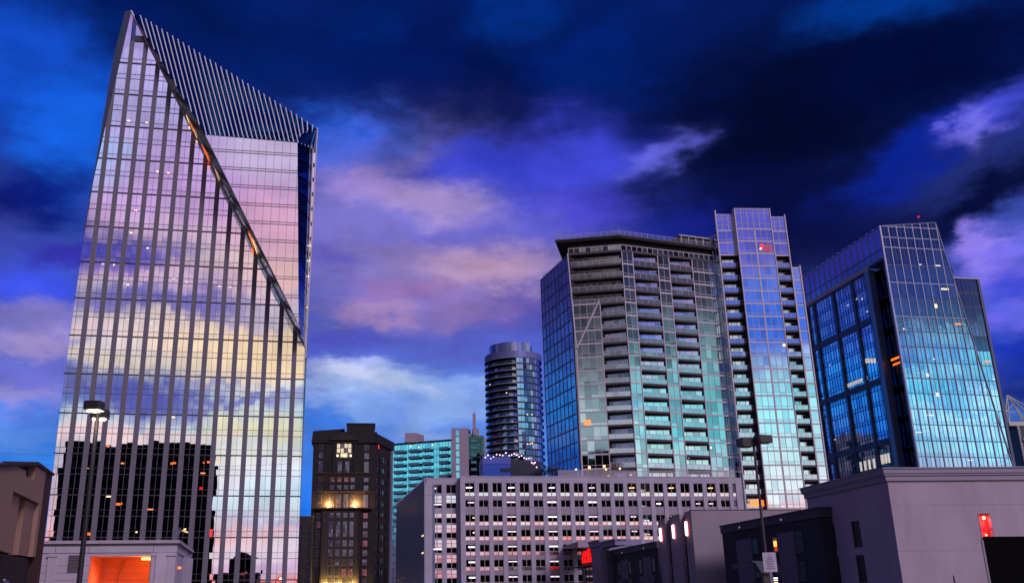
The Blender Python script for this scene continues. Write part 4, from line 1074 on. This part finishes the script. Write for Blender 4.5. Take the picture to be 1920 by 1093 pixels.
# ================================================================== far right: block with a white roof truss
TB = thing('truss_building', 'dark far building with a pale lattice roof truss, at the right edge of the frame', 'building', (212, 340, 0))
tf = Fr((203.4, 330), (222, 331)); m_ = MB(); m_.box(tf, 0, 18, -14, 0, 0, 57, mat('dark_teal_wall', (.03, .05, .06), rough=.4)); m_.build('wall', TB)
m_ = MB(); m_.box(tf, -2.4, 18, -14, .4, 57, 58.4, mat('pale_roof_edge', (.60, .58, .50), rough=.6)); m_.build('roof_edge', TB)
WS = mat('white_steel', (.62, .64, .50), rough=.4); m_ = MB()
ap = tf.P(-.6, -.4, 68.2)
for q in ((-2.3, 62.2), (-1.6, 58), (4.4, 58.2), (12, 52.5+8)): m_.tube(ap, tf.P(q[0], -.4, q[1]), .22, .18, WS, 6)
m_.tube(ap, tf.P(9.5, -.4, 58.4), .22, .2, WS, 6)
for q0, q1 in (((-2.3, 62.2), (-1.6, 58)), ((-2.3, 62.2), (1.2, 65)), ((1.2, 65), (3.3, 58.2)), ((2.2, 64), (4.4, 58.2)), ((4.4, 58.2), (5.6, 61.5)), ((-2.3, 62.2), (1.0, 62.0))): m_.tube(tf.P(q0[0], -.4, q0[1]), tf.P(q1[0], -.4, q1[1]), .16, .16, WS, 6)
m_.tube(ap, tf.P(3, -9, 58.2), .18, .18, WS, 6); m_.build('roof_truss', TB)
for k in range(5): m_ = MB(); z = 52-4.0*k; m_.box(tf, 1.0+.3*k, 5, .0, 1.2, z-.4, z+.3, mat('pale_balcony', (.30, .32, .36), rough=.6)); m_.build('balcony', TB)
m_ = MB(); m_.box(tf, .2, 1.0, 0, .6, 20, 57, mat('pale_balcony', (.3, .32, .36))); m_.build('pier', TB)
for k in range(8):
    for a in (6, 9.5, 13): MB().box(tf, a, a+2.6, .0, .05, 52-4*k, 54.6-4*k, G_BLUE2).build('window', TB)
# ================================================================== lavender stucco building, right foreground
HF = Fr((33.7, 72), (62, 72)); HS = Fr((32.68, 86.09), (33.7, 72)); HL = HS.len
CBD = thing('stucco_building', 'lavender grey stucco building with a stepped cornice and a red-lit wall niche, right foreground', 'building', (45, 80, 0))
STU = mat('lavender_stucco', (.44, .37, .445), rough=.9, var=.15, vscale=.55, stretch=(1, 1, .35), bump=.004, bscale=30)
COR = mat('cornice_paint', (.32, .29, .37), rough=.7, var=.06, vscale=.5)
nx0, nx1, nz0, nz1 = 6.5, 7.4, 5.33, 7.1
b = MB()
for a0, a1, z0, z1 in ((0, nx0, 0, 9.62), (nx1, 28.3, 0, 9.62), (nx0, nx1, 0, nz0), (nx0, nx1, nz1, 9.62)): b.box(HF, a0, a1, -.6, 0, z0, z1, STU)
b.box(HF, .1, 28.2, -13.6, -.6, 0, 9.6, STU)
SEAM = mat('stucco_seam', (.22, .19, .23), rough=.9)
b.box(HF, 0, 28.3, -.02, .004, 7.78, 7.80, SEAM); b.box(HF, 0, 28.3, -.02, .004, 4.4, 4.42, SEAM)
wins = [(3.15, 4.6), (7.45, 8.95)]
b.box(HS, 0, HL-.61, -8, -.18, 0, 9.61, STU)
zr = [(2.2, 4.36), (4.93, 7.04)]
edges_ = [0] + [v for w_ in wins for v in w_] + [HL-.002]
for j in range(0, len(edges_), 2): b.box(HS, edges_[j], edges_[j+1], -.18, 0, 0, 9.61, STU)
for a0, a1 in wins:
    zz = 0
    for z0, z1 in zr: b.box(HS, a0, a1, -.18, 0, zz, z0, STU); zz = z1
    b.box(HS, a0, a1, -.18, 0, zz, 9.61, STU)
b.build('wall', CBD)
b = MB()
for d, z0, z1 in ((.16, 9.60, 9.98), (.26, 9.98, 10.14), (.34, 10.14, 10.48), (.42, 10.48, 10.58)):
    p = [HS.P(-d, -5, 0), HS.P(-d, d, 0), (33.7-d, 72-d, 0), (62, 72-d, 0), (62, 78, 0), (40, 78, 0)]
    p = [(q[0], q[1]) for q in p]; b.plan(p, z0, z1, COR)
b.build('cornice', CBD)
DW = mat('night_window', (.016, .018, .026), rough=.25, spec=.12); WFR = mat('window_trim', (.09, .085, .11), rough=.5)
def hwin(fr, a0, a1, z0, z1, d, par, M=DW):
    m_ = MB(); t = .06
    m_.box(fr, a0, a0+t, d-.05, d+.04, z0, z1, WFR); m_.box(fr, a1-t, a1, d-.05, d+.04, z0, z1, WFR); m_.box(fr, a0+t, a1-t, d-.05, d+.035, z1-t, z1, WFR); m_.box(fr, a0+t, a1-t, d-.05, d+.035, z0, z0+t, WFR)
    m_.box(fr, a0+t, a1-t, d-.05, d+.03, z0+(z1-z0)*.42, z0+(z1-z0)*.42+.05, WFR)
    o = m_.build('window', par); p = MB()
    p.pane(fr, a0+t, a1-t, z0+t, z1-t, d, M); p.build('pane', o)
    return o
for a0, a1 in wins:
    for z0, z1 in zr: hwin(HS, a0, a1, z0, z1, -.14, CBD)
b = MB(); REDW = mat('niche_red', (.70, .05, .07), rough=.6)
b.box(HF, nx0, nx1, -.6, -.42, nz0, nz1, REDW); b.box(HF, nx0-.03, nx0+.02, -.6, .03, nz0-.03, nz1+.03, COR); b.box(HF, nx1-.02, nx1+.03, -.6, .03, nz0-.03, nz1+.03, COR); b.box(HF, nx0, nx1, -.6, .03, nz1, nz1+.04, COR); b.box(HF, nx0+.02, nx1-.02, -.42, .02, nz0+.62, nz0+.68, REDW)
o = b.build('wall_niche', CBD)
m_ = MB(); m_.ball(HF.P(7.0, -.2, 6.8), .13, mat('niche_bulb', (.9, .6, .4), emit=(255, 190, 120), es=4)); m_.build('niche_lamp', o); lamp('niche_light', HF.P(7.0, -.1, 6.5), (1, .12, .10), 22, .1, o)
m_ = MB(); m_.ball(HF.P(6.95, -.2, 5.55), .07, mat('niche_bulb', (.9, .6, .4))); m_.build('niche_lamp', o); lamp('niche_light', HF.P(6.95, -.1, 5.75), (1, .12, .10), 10, .1, o)
m_ = MB(); m_.box(HF, 3.85, 4.05, 0, .12, 2.15, 2.66, mat('service_box', (.42, .38, .44), rough=.5)); m_.build('service_box', CBD)
# black screen fence in front of it
SF = thing('screen_fence', 'black fabric screen fence on pale steel posts in front of the lavender building', 'fence', (30, 50, 0))
sf_ = Fr((27.85, 50), (33, 50)); m_ = MB(); BLK = mat('black_fabric', (.003, .003, .004), rough=.95, spec=.1); m_.box(sf_, .12, 5.2, -.04, .02, 0, 4.28, BLK); m_.build('screen', SF)
for a in (0, 2.6, 5.2): m_ = MB(); m_.tube(sf_.P(a, 0, 0), sf_.P(a, 0, 4.15+.02*a), .04, .04, mat('galvanised_steel', (.35, .33, .38), rough=.4, metal=.6), 8); m_.build('post', SF)
m_ = MB(); m_.tube(sf_.P(0, 0, 4.15), sf_.P(5.2, .0, 4.36), .035, .035, BLK, 8); m_.build('top_rail', SF)
# ================================================================== dark low hotel with pylon
WF_ = Fr((30.0, 104.8), (31.9, 81.6)); PY = Fr((27.4, 124.3), (28, 109.6)); D2 = Fr((27.3, 161.4), (28.9, 132.8)); EN = Fr((25.0, 187), (26.3, 163))
HO = thing('low_hotel', 'low dark street-side building with a pale pylon of glowing red-edged sconces and light wall panels', 'building', (34, 120, 0))
CHAR = mat('charcoal_stucco', (.028, .026, .036), rough=.85, var=.15, vscale=.6); LTP = mat('light_panel_stucco', (.155, .14, .185), rough=.85, var=.07, vscale=.6)
PYL = mat('pylon_stucco', (.33, .285, .325), rough=.85, var=.10, vscale=.35, stretch=(1, 1, .4)); CHC = mat('charcoal_coping', (.06, .055, .075), rough=.7)
WL = WF_.len
b = MB(); b.box(WF_, 0, WL, -9, 0, 0, 7.65, CHAR); b.build('wing_wall', HO)
b = MB(); b.box(WF_, -.1, WL+.12, -9, .12, 7.65, 8.35, CHC); b.box(WF_, -.15, WL+.18, -9.1, .2, 8.35, 8.5, CHC); b.build('wing_coping', HO)
def panel(fr, polys, d=.09, par=HO, M=LTP):
    b = MB()
    for a0, a1, z0, z1 in polys: b.box(fr, a0, a1, .0, d, z0, z1, M)
    b.build('wall_panel', par)
panel(WF_, [(3.9, 7.9, 0, 6.7), (2.2, 3.9, 3.85, 4.35)]); panel(WF_, [(14.4, 17.9, 0, 6.8), (13.2, 14.4, 3.4, 3.9)])
for a0, a1, z0, z1 in ((8.05, 9.5, 5.2, 6.55), (8.05, 9.5, 2.9, 4.1), (18.1, 19.5, 4.9, 6.7), (18.0, 19.4, 2.5, 4.1), (13.2, 14.25, 2.6, 4.0)): hwin(WF_, a0, a1, z0, z1, .05, HO)
ow = hwin(WF_, 13.2, 14.25, 5.1, 6.5, .05, HO, mat('warm_room', (.8, .5, .2), emit=(60, 24, 8), es=.8))
m_ = MB(); m_.box(WF_, 13.4, 14.05, .06, .09, 5.65, 6.15, mat('bright_shade', (.9, .7, .4), emit=(255, 190, 70), es=1.6)); m_.box(WF_, 13.5, 14.1, .06, .085, 5.25, 5.6, mat('red_glow', (.9, .2, .1), emit=(220, 60, 20), es=.8)); m_.build('lamp_shade', ow)
SPOT = mat('soffit_dot', (.55, .55, .62), emit=(150, 150, 190), es=.5)
for fr, a, z in ((WF_, 5.6, 7.95), (WF_, 15.9, 7.98), (D2, 8.1, 7.6), (D2, 21.7, 7.65)): m_ = MB(); m_.ball(fr.P(a, .2, z), .10, SPOT); m_.build('fascia_light', HO)
# pylon: three pale fins with dark slots
b = MB(); RED_SLOT = mat('oxblood_slot', (.05, .008, .010), rough=.7)
b.box(PY, 0, 14.7, -12, -.5, 0, 10.3, RED_SLOT)
for a0, a1 in ((-.2, 3.1), (5.2, 9.9), (12.0, 14.75)): b.box(PY, a0, a1, -.5, 0, 0, 10.55, PYL)
b.box(PY, 14.15, 14.75, -13, -.5, 0, 10.55, PYL)
b.build('pylon', HO)
b = MB(); b.box(PY, 14.1, 14.8, -13, .05, 10.55, 10.62, CHC); b.build('pylon_coping', HO)
for a0, a1 in ((3.1, 5.2), (9.9, 12.0)):
    hwin(PY, a0+.1, a1-.1, 2.6, 4.6, -.42, HO); hwin(PY, a0+.1, a1-.1, 4.9, 6.8, -.42, HO)
TUBE = mat('sconce_tube', (.95, .9, .9), emit=(255, 226, 226), es=3); HALO = mat('sconce_back', (.7, .12, .14), emit=(235, 40, 60), es=.75)
for a in (1.2, 7.3, 12.9):
    m_ = MB(); m_.box(PY, a-.42, a+.42, 0, .05, 7.75, 9.5, HALO); o = m_.build('wall_sconce', HO)
    m_ = MB(); m_.tube(PY.P(a, .16, 7.95), PY.P(a, .16, 9.3), .17, .17, TUBE, 10); m_.ball(PY.P(a, .16, 7.95), .17, TUBE); m_.ball(PY.P(a, .16, 9.3), .17, TUBE); m_.build('light_tube', o)
    lamp('sconce_light', PY.P(a, .6, 8.6), (1, .35, .38), 9, .4, o)
b = MB(); b.box(D2, -.2, 28.7, -9, 0, 0, 7.4, CHAR); b.build('wing_wall', HO)
b = MB(); b.box(D2, -.3, 28.7, -9, .15, 7.4, 8.1, CHC); b.box(D2, -.3, 28.7, -9, .24, 8.1, 8.3, CHC); b.build('wing_coping', HO)
panel(D2, [(6.2, 11.1, 0, 6.4), (3.8, 12.8, 2.6, 3.5)]); panel(D2, [(20.3, 24.9, 0, 6.45), (17.8, 26.2, 3.0, 3.8)])
for a in (4.2, 11.6, 18, 25.4): hwin(D2, a, a+1.4, 4.3, 6.1, .05, HO)
b = MB(); PB = mat('blue_lavender_stucco', (.26, .25, .38), rough=.85, var=.06, vscale=.3); b.box(EN, 13.2, 22.5, -7, 0, 0, 9.2, PB); b.box(EN, 22.5, 26.0, -7, .05, 0, 6.9, LTP); b.box(EN, 22.3, 26.4, -7, .25, 6.9, 8.2, LTP); b.build('end_wall', HO)
b = MB(); b.box(EN, 13.0, 22.6, -7, .35, 9.2, 10.0, PB); b.box(EN, 12.9, 22.6, -7, .5, 10.0, 10.25, PB); b.box(EN, 22.6, 34.2, -1.4, .35, 8.75, 9.5, PB); b.box(EN, 22.6, 34.4, -1.5, .5, 9.5, 9.75, PB); b.build('end_coping', HO)
MAUV = mat('mauve_sign_wall', (.17, .11, .15), rough=.8)
b = MB(); b.box(EN, 2.0, 13.1, -6, -.3, 0, 9.5, MAUV); b.build('sign_wall', HO)
b = MB(); b.prism(EN, [(-7.2, 9.95), (8.6, 9.55), (8.6, 10.65), (-7.2, 10.4)], -4, 1.5, COR); b.build('canopy', HO)
b = MB(); b.box(EN, -2.5, 13, -.3, 1.2, 6.05, 6.25, CHC); b.build('awning', HO)
b = MB(); b.box(EN, 2.6, 12.7, -.4, -.25, 2.8, 5.9, mat('teal_lobby_glass', (.05, .09, .10), rough=.1, spec=.8)); 
for a in (2.6, 6, 9.4, 12.6): b.box(EN, a-.1, a+.1, -.3, -.18, 2.8, 5.9, CHC)
b.build('lobby_window', HO)
hwin(EN, 18.6, 20.9, 3.4, 5.8, .03, HO)
m_ = MB(); b0 = MB()
SIGN = mat('red_sign_face', (.9, .03, .02), emit=(255, 12, 6), es=1.15)
for poly in ([(3.6, 6.85), (11.8, 6.85), (11.8, 7.6), (11.2, 7.9), (4.0, 7.9), (3.6, 7.6)], [(4.0, 7.9), (11.4, 7.9), (11.2, 8.6), (4.2, 8.7)], [(5.0, 8.68), (8.0, 8.62), (7.6, 8.95), (5.4, 8.95)], [(9.0, 8.6), (11.0, 8.6), (10.8, 9.25), (9.2, 9.25)]): m_.prism(EN, poly, -.28, -.05, SIGN)
m_.prism(EN, [(7.2, 7.5), (9.4, 7.45), (8.4, 7.95)], -.05, -.02, mat('sign_notch', (.25, .02, .03), rough=.6))
sg = m_.build('wall_sign', None, loc=EN.P(8, 0, 6.8)); tag(sg, 'glowing red sign of solid stepped letter shapes under a canopy on the mauve wall', 'sign')
# ================================================================== lamp posts
POSTM = mat('lamp_post_paint', (.018, .015, .018), rough=.45)
POSTB = mat('lamp_post_bronze', (.05, .035, .045), rough=.45)
def lamp_post(label, x, y, h, r, heads, lit, M):
    t_ = thing('street_lamp', label, 'street lamp', (x, y, 0), 'twin-headed parking lot lamps')
    m_ = MB(); m_.tube((x, y, .5), (x, y, h), r, r*.72, M, 12); m_.build('pole', t_)
    m_ = MB(); m_.tube((x, y, 0), (x, y, .5), .28, .26, STONE, 14); m_.build('base', t_)
    for (dx, dy, hz, rot, wd, ln, th) in heads:
        f_ = Fr((x+dx-math.cos(rot)*wd/2, y+dy-math.sin(rot)*wd/2), (x+dx+math.cos(rot)*wd/2, y+dy+math.sin(rot)*wd/2))
        m_ = MB(); ch = .07
        m_.plan([(q.x, q.y) for q in (f_.P(ch, ln/2, 0), f_.P(wd-ch, ln/2, 0), f_.P(wd, ln/2-ch, 0), f_.P(wd, -ln/2+ch, 0), f_.P(wd-ch, -ln/2, 0), f_.P(ch, -ln/2, 0), f_.P(0, -ln/2+ch, 0), f_.P(0, ln/2-ch, 0))], hz, hz+th, M)
        m_.tube((x, y, h-.12), (x+dx*.5, y+dy*.5, hz+th*.4), .05, .05, M, 8)
        o = m_.build('lamp_head', t_)
        m_ = MB(); c = Vector((x+dx, y+dy, hz-.012)); n = 18
        m_.plan([(c.x+wd*.40*math.cos(2*math.pi*i/n)*math.cos(rot)-ln*.36*math.sin(2*math.pi*i/n)*math.sin(rot), c.y+wd*.40*math.cos(2*math.pi*i/n)*math.sin(rot)+ln*.36*math.sin(2*math.pi*i/n)*math.cos(rot)) for i in range(n)], hz-.03, hz-.001, mat('lamp_lens_lit', (.95, .95, .85), emit=(255, 250, 196), es=3.0) if lit else mat('lamp_lens_off', (.3, .28, .3), rough=.2))
        m_.build('lens', o)
        if lit: lamp('lamp_light', (c.x, c.y, hz-.25), (1, .85, .6), 60, .25, o)
    if lit:
        m_ = MB(); m_.ball((x-.06, y-.1, h-.33), .05, mat('lamp_lens_lit', (.95, .95, .85))); m_.build('indicator_bulb', t_)
lamp_post('lit twin-headed street lamp on a black pole in front of the silver tower', -10.36, 27, 6.95, .082, [(.11, -.62, 6.78, .03, .50, .46, .25), (-.20, .72, 6.78, .05, .48, .46, .26)], True, POSTM)
lamp_post('unlit twin-headed street lamp with boxy brown heads in front of the condo tower', 11.87, 36, 7.15, .062, [(.34, -.12, 7.13, .25, .62, .46, .28), (-.30, .12, 7.02, .25, .56, .46, .30)], False, POSTB)
# plain grey pole by the stone tower
pl_ = thing('utility_pole', 'plain slim grey pole in front of the right side of the dark stone tower', 'pole', (-2.78, 45, 0))
m_ = MB(); PG = mat('grey_pole_paint', (.13, .12, .17), rough=.5); m_.tube((-2.78, 45, 0), (-2.78, 45, 8.15), .10, .075, PG, 12); m_.build('shaft', pl_)
m_ = MB(); m_.ball((-2.78, 45, 8.17), .09, PG); m_.build('cap', pl_)
# ================================================================== white parking sign
SG = thing('parking_sign', 'white rectangular notice sign with dark lines of small print on a pale metal post', 'sign', (6.665, 20, 0))
sf2 = Fr((6.53, 20.02), (6.80, 19.98)); WH = mat('sign_white', (.55, .52, .62), rough=.5, var=.05, vscale=4); INK = mat('sign_ink', (.05, .04, .09), rough=.6)
m_ = MB(); m_.prism(sf2, [(.015, 2.06), (.255, 2.06), (.27, 2.075), (.27, 2.435), (.255, 2.45), (.015, 2.45), (0, 2.435), (0, 2.075)], -.004, 0, WH); pn = m_.build('sign_panel', SG)
m_ = MB()
for j, (w_, z) in enumerate(((.12, 2.345), (.10, 2.31), (.17, 2.275), (.145, 2.235), (.12, 2.20), (.13, 2.165), (.19, 2.125))):
    x = .135-w_/2
    while x < .135+w_/2-.004:
        l = random.uniform(.008, .022); l = min(l, .135+w_/2-x); m_.box(sf2, x, x+l, .0005, .002, z-.007, z+.007, INK); x += l+.005
m_.box(sf2, .128, .14, .0005, .002, 2.375, 2.415, INK); m_.box(sf2, .120, .15, .0005, .002, 2.385, 2.391, INK)
m_.build('lettering', pn)
m_ = MB(); GALV = mat('galvanised_steel', (.45, .43, .48), rough=.4, metal=.6); m_.box(sf2, .112, .158, -.035, -.006, 0, 2.4, mat('pale_post', (.42, .38, .44), rough=.5)); m_.box(sf2, .13, .14, -.005, -.003, 0, 2.06, INK); m_.build('post', SG)
# dark pay station with a cable behind the sign
PS = thing('pay_station', 'dark blue hooded machine on a post with a curved cable, beside the white notice sign', 'machine', (7.3, 22.5, 0))
f_ = Fr((7.0, 22.5), (7.6, 22.5)); HB = mat('hood_blue', (.05, .065, .11), rough=.5)
m_ = MB(); m_.prism(f_, [(.28, 2.08), (.52, 2.06), (.56, 2.34), (.06, 2.36), (.16, 2.30)], -.3, 0, HB); m_.build('hood', PS)
m_ = MB(); m_.box(f_, .34, .46, -.2, -.08, 0, 2.06, DARKM); m_.build('post', PS)
m_ = MB(); pts = [(.22+.14*math.cos(t), 1.88+.17*math.sin(t)) for t in [i*.35 for i in range(3, 17)]]
for q0, q1 in zip(pts[:-1], pts[1:]): m_.tube(f_.P(q0[0], .02, q0[1]), f_.P(q1[0], .02, q1[1]), .018, .018, BLACK, 6)
m_.build('cable', PS)
m_ = MB()
for k in range(3): m_.box(f_, .56, .64, -.06, -.02, 1.86+.05*k, 1.88+.05*k, WHITE_E if k else WARM_E)
m_.build('display_bars', PS)
# ================================================================== stone pavilion, left foreground
PV = Fr((-28.5, 62), (-18.6, 62.2)); PS_ = Fr((-17.796, 62.2), (-20.816, 76.87))
PVT = thing('stone_pavilion', 'small pale stone pavilion with pilasters, a louvre and an orange-lit recess, bottom left', 'building', (-23, 67, 0))
PST = mat('pavilion_stone', (.52, .47, .56), rough=.8, var=.10, vscale=.6, stretch=(1, 1, 2)); JNT = mat('stone_joint', (.20, .17, .21), rough=.9); CAP = mat('cornice_stone', (.46, .41, .48), rough=.8, var=.18, vscale=.8)
x0, x1 = 1.45, 10.72; r0, r1, rz = 5.2, 9.12, 4.12
b = MB()
for a0, a1, z0, z1 in ((x0, r0, 0, rz), (r1, x1, 0, rz), (x0, x1, rz, 4.34)): b.box(PV, a0, a1, -.4, 0, z0, z1, PST)
b.box(PV, x0, r0-.01, -10, -.4, 0, 4.3, PST); b.box(PV, r1+.01, 9.4, -10, -.4, 0, 4.3, PST); REC = mat('recess_glow_tint', (.46, .20, .12), rough=.85, var=.1, vscale=.8); b.box(PV, r0-.01, r1+.01, -10, -2.6, 0, 4.3, REC); b.box(PV, r0, r0+.02, -2.6, -.02, 0, rz, REC); b.box(PV, r1-.02, r1, -2.6, -.02, 0, rz, REC); b.box(PV, r0, r1, -2.6, -.4, rz, 4.3, PST)  # the lamp's orange glow is put into the recess wall colour
b.box(PS_, .0, 15, -1.2, 0, 0, 4.32, PST)
for z in (1.3, 1.75, 2.2, 2.65, 3.1, 3.55):
    for a0, a1 in ((3.05, r0), (1.95, 2.55), (9.62, 10.24)): b.box(PV, a0, a1, -.01, .006, z-.012, z+.012, JNT)
    b.box(PV, r0, r1, -2.62, -2.592, z-.014, z+.014, JNT)
b.build('wall', PVT)
b = MB()
for d, z0, z1, M in ((.06, 4.34, 4.82, PST), (.16, 4.82, 4.90, JNT), (.26, 4.90, 5.10, CAP)):
    A_, B_, C_ = PV.P(x0-d, d, 0), (PV.P(x1+d, d, 0)), PS_.P(15, d, 0); q = PV.P(x0-d, -12, 0); b.plan([(A_.x, A_.y), (B_.x, B_.y), (C_.x, C_.y), (q.x, q.y)], z0, z1, M)
for a in (2.95, 9.25, 5.1): b.box(PV, a-.02, a+.02, .05, .066, 4.36, 4.8, JNT)
b.build('cornice', PVT)
for a0, a1 in ((1.42, 1.98), (2.55, 3.03), (9.2, 9.62), (10.24, 10.76)):
    m_ = MB(); m_.prism(PV, [(a0, 0), (a1, 0), (a1, 4.1), (a0, 4.1)], 0, .14, PST); m_.box(PV, a0-.06, a1+.06, 0, .2, 4.1, 4.2, PST); m_.box(PV, a0-.03, a1+.03, 0, .16, 4.2, 4.30, PST); m_.build('pilaster', PVT)
m_ = MB(); m_.box(PV, 3.82, 4.72, .0, .03, 3.1, 4.2, JNT); LV = mat('louvre_slat', (.30, .26, .25), rough=.6)
for k in range(9): m_.face([PV.P(3.86, .03, 3.15+k*.117), PV.P(4.68, .03, 3.15+k*.117), PV.P(4.68, .10, 3.20+k*.117), PV.P(3.86, .10, 3.20+k*.117)], LV)
m_.build('louvre', PVT)
m_ = MB(); m_.ball(PV.P(2.25, .03, 2.25), .2, JNT, 10, 1.0); m_.build('wall_plate', PVT)
m_ = MB(); m_.tube(PV.P(6.25, -2.5, 0), PV.P(6.25, -2.5, 3.0), .05, .05, mat('conduit', (.4, .15, .1), rough=.5), 6); m_.tube(PV.P(6.25, -2.5, 3.0), PV.P(6.7, -2.5, 3.9), .05, .05, mat('conduit', (.4, .15, .1)), 6); m_.build('conduit', PVT)
m_ = MB(); m_.box(PV, 8.3, 8.9, -1.1, -.7, 3.9, 4.05, WARM_E); o = m_.build('recess_lamp', PVT); lamp('recess_light', PV.P(8.6, -.9, 3.5), (1, .19, .02), 150, .25, o); lamp('recess_light', PV.P(5.9, -.9, 2.6), (1, .12, .01), 90, .25, o)
m_ = MB(); m_.box(PS_, .35, .85, .0, .05, 1.9, 3.9, mat('orange_lit_door', (.9, .3, .05), emit=(255, 84, 10), es=.9)); m_.build('side_door', PVT)
m_ = MB(); m_.box(PS_, 2.2, 2.5, .05, .25, 3.35, 3.5, ORANGE_E); m_.build('side_lamp', PVT)
sdh = thing('satellite_dish', 'small grey satellite dish on the right end of the stone pavilion roof', 'satellite dish', PV.P(10.55, -.5, 5.1))
m_ = MB(); DSH = mat('dish_grey', (.24, .24, .33), rough=.5); c = PV.P(10.65, -.45, 5.62); ax = Vector((-.75, -.55, .35)).normalized(); u = ax.orthogonal().normalized(); v = ax.cross(u); n = 16
rings_ = [[c-ax*.10*(1-(k/4)**2)+(u*math.cos(2*math.pi*i/n)+v*math.sin(2*math.pi*i/n))*.36*k/4 for i in range(n)] for k in range(5)]
for k in range(1, 5):
    for i in range(n): j = (i+1) % n; m_.face([rings_[k-1][i], rings_[k-1][j], rings_[k][j], rings_[k][i]], DSH)
m_.build('dish', sdh)
m_ = MB(); m_.tube(PV.P(10.55, -.5, 5.1), c-ax*.1, .04, .03, DSH, 6); m_.build('mast', sdh)
m_ = MB(); m_.tube(c-ax*.08-v*.3, c+ax*.38, .018, .018, DSH, 5); m_.ball(c+ax*.38, .06, DSH); m_.build('feed_arm', sdh)
# ================================================================== brown building at the far left edge
LB = thing('brown_building', 'dark brown building with a projecting beige bay and dark slot, left edge of photo', 'building', (-24, 48, 0))
lf1 = Fr((-20.25, 42.2), (-22.05, 50)); BRD = mat('dark_brown_wall', (.035, .014, .016), rough=.85, var=.15, vscale=.5); BEI = mat('beige_panel', (.33, .20, .15), rough=.8, var=.10, vscale=.5)
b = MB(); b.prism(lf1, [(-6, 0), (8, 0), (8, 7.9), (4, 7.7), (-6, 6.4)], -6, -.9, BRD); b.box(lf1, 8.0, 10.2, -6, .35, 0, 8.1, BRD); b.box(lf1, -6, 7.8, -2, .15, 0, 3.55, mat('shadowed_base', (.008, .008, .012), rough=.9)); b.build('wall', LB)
b = MB()
b.prism(lf1, [(-5, 3.63), (.9, 3.63), (.9, 7.42), (-5, 6.6)], -1, .4, BEI)
for a0, a1, z0, z1 in ((7.3, 8.02, 3.63, 8.05), (.9, 7.3, 6.3, 7.25), (.9, 3.1, 7.25, 7.45), (5.1, 7.3, 7.25, 8.0)): b.box(lf1, a0, a1, -1, .4, z0, z1, BEI)
b.box(lf1, .9, 3.55, -1, .18, 3.63, 6.3, BEI); b.box(lf1, 4.85, 7.3, -1, .18, 3.63, 6.3, BEI); b.box(lf1, 3.55, 4.85, -1, -.25, 3.63, 6.3, BRD); b.prism(lf1, [(.9, 7.45), (3.2, 7.45), (3.2, 7.72), (.9, 7.42)], -1, -.3, BEI); b.box(lf1, 3.1, 5.1, -.5, .1, 7.3, 7.9, BRD)
b.build('bay', LB)
b = MB(); b.prism(lf1, [(-5.1, 6.6), (3.0, 7.72), (5.2, 8.0), (5.2, 8.12), (3.0, 7.84), (-5.1, 6.72)], -1.2, .5, BRD); b.box(lf1, 5.2, 8.1, -1.2, .5, 8.05, 8.2, BRD); b.box(lf1, 8.1, 10.3, -6, .45, 8.1, 8.22, BRD); b.build('coping', LB)
CP = thing('capped_post', 'dark post with a rounded cap beside the stone pavilion, bottom left corner', 'post', (-6.43, 14, 0))
m_ = MB(); m_.tube((-6.43, 14, 0), (-6.43, 14, 1.86), .045, .045, HB, 12); m_.build('shaft', CP)
m_ = MB(); m_.ball((-6.43, 14, 1.87), .055, HB, 12); m_.ball((-6.45, 13.97, 1.925), .016, PALE, 8); m_.build('cap', CP)
# overhead wires
def wire(label, p, q, sag):
    m_ = MB(); pts = [Vector(p).lerp(Vector(q), i/24)-Vector((0, 0, sag*4*(i/24)*(1-i/24))) for i in range(25)]
    for a, b_ in zip(pts[:-1], pts[1:]): m_.tube(a, b_, .018, .018, DARKM, 4)
    o = m_.build('overhead_wire', None, loc=p); tag(o, label, 'wire', 'overhead wires')
wire('thin overhead wire crossing the sky left of the silver tower, the higher of the two', (-70, 120, 20.3), (-20, 118, 18.6), .8)
wire('thin overhead wire crossing the sky left of the silver tower, the lower of the two', (-70, 120, 19.2), (-20, 118, 17.4), .9)
wire('thin overhead wire sagging across the front of the grey parking garage', (-8, 150, 17.2), (60, 165, 13.2), 1.2)
# ================================================================== buildings across the street, behind the viewer (seen mirrored in the silver tower)
RB = thing('dark_block', 'black office block with lit windows, mirrored in the lower part of the silver tower', 'building', (-64, -95, 0))
b = MB(); BKW = mat('black_curtain_wall', (.004, .004, .006), rough=.9, spec=.1); b.box(G0, -100, -31, 78, 110, 0, 70.2, BKW); b.box(G0, -31, -29, 82, 110, 0, 62, BKW); b.box(G0, -98, -88, 80, 108, 70.2, 71.2, BKW); b.box(G0, -62, -36, 80, 108, 70.2, 72, BKW); b.build('wall', RB)
for x, z, M in ((-90, 58, WARM_E), (-75, 42, ORANGE_E), (-52, 61, ORANGE_E), (-44, 30, WARM_E), (-84, 28, ORANGE_E), (-38, 50, RED_E), (-35, 62, ORANGE_E), (-66, 22, WARM_E)):
    MB().box(G0, x, x+2.2, 77.9, 77.98, z, z+1, M).build('lit_window', RB)
DB = thing('domed_building', 'low black gabled building mirrored at the foot of the silver tower', 'building', (-12, -90, 0))
b = MB(); b.box(G0, -26, -6, 80, 100, 0, 12, BKW); b.box(G0, -20, -8, 81, 98, 12, 18, BKW); b.ball((-14, -88, 17), 5, BKW, 16, .9); b.build('wall', DB); MB().box(G0, -15.5, -12, 79.9, 79.98, 7, 12, mat('dull_red_window', (.3, .1, .1), emit=(150, 70, 70), es=.6)).build('lit_window', DB)
# ------------------------------------------------------------------ tidy
for o in bpy.data.objects:
    if '_w' in o: del o['_w']
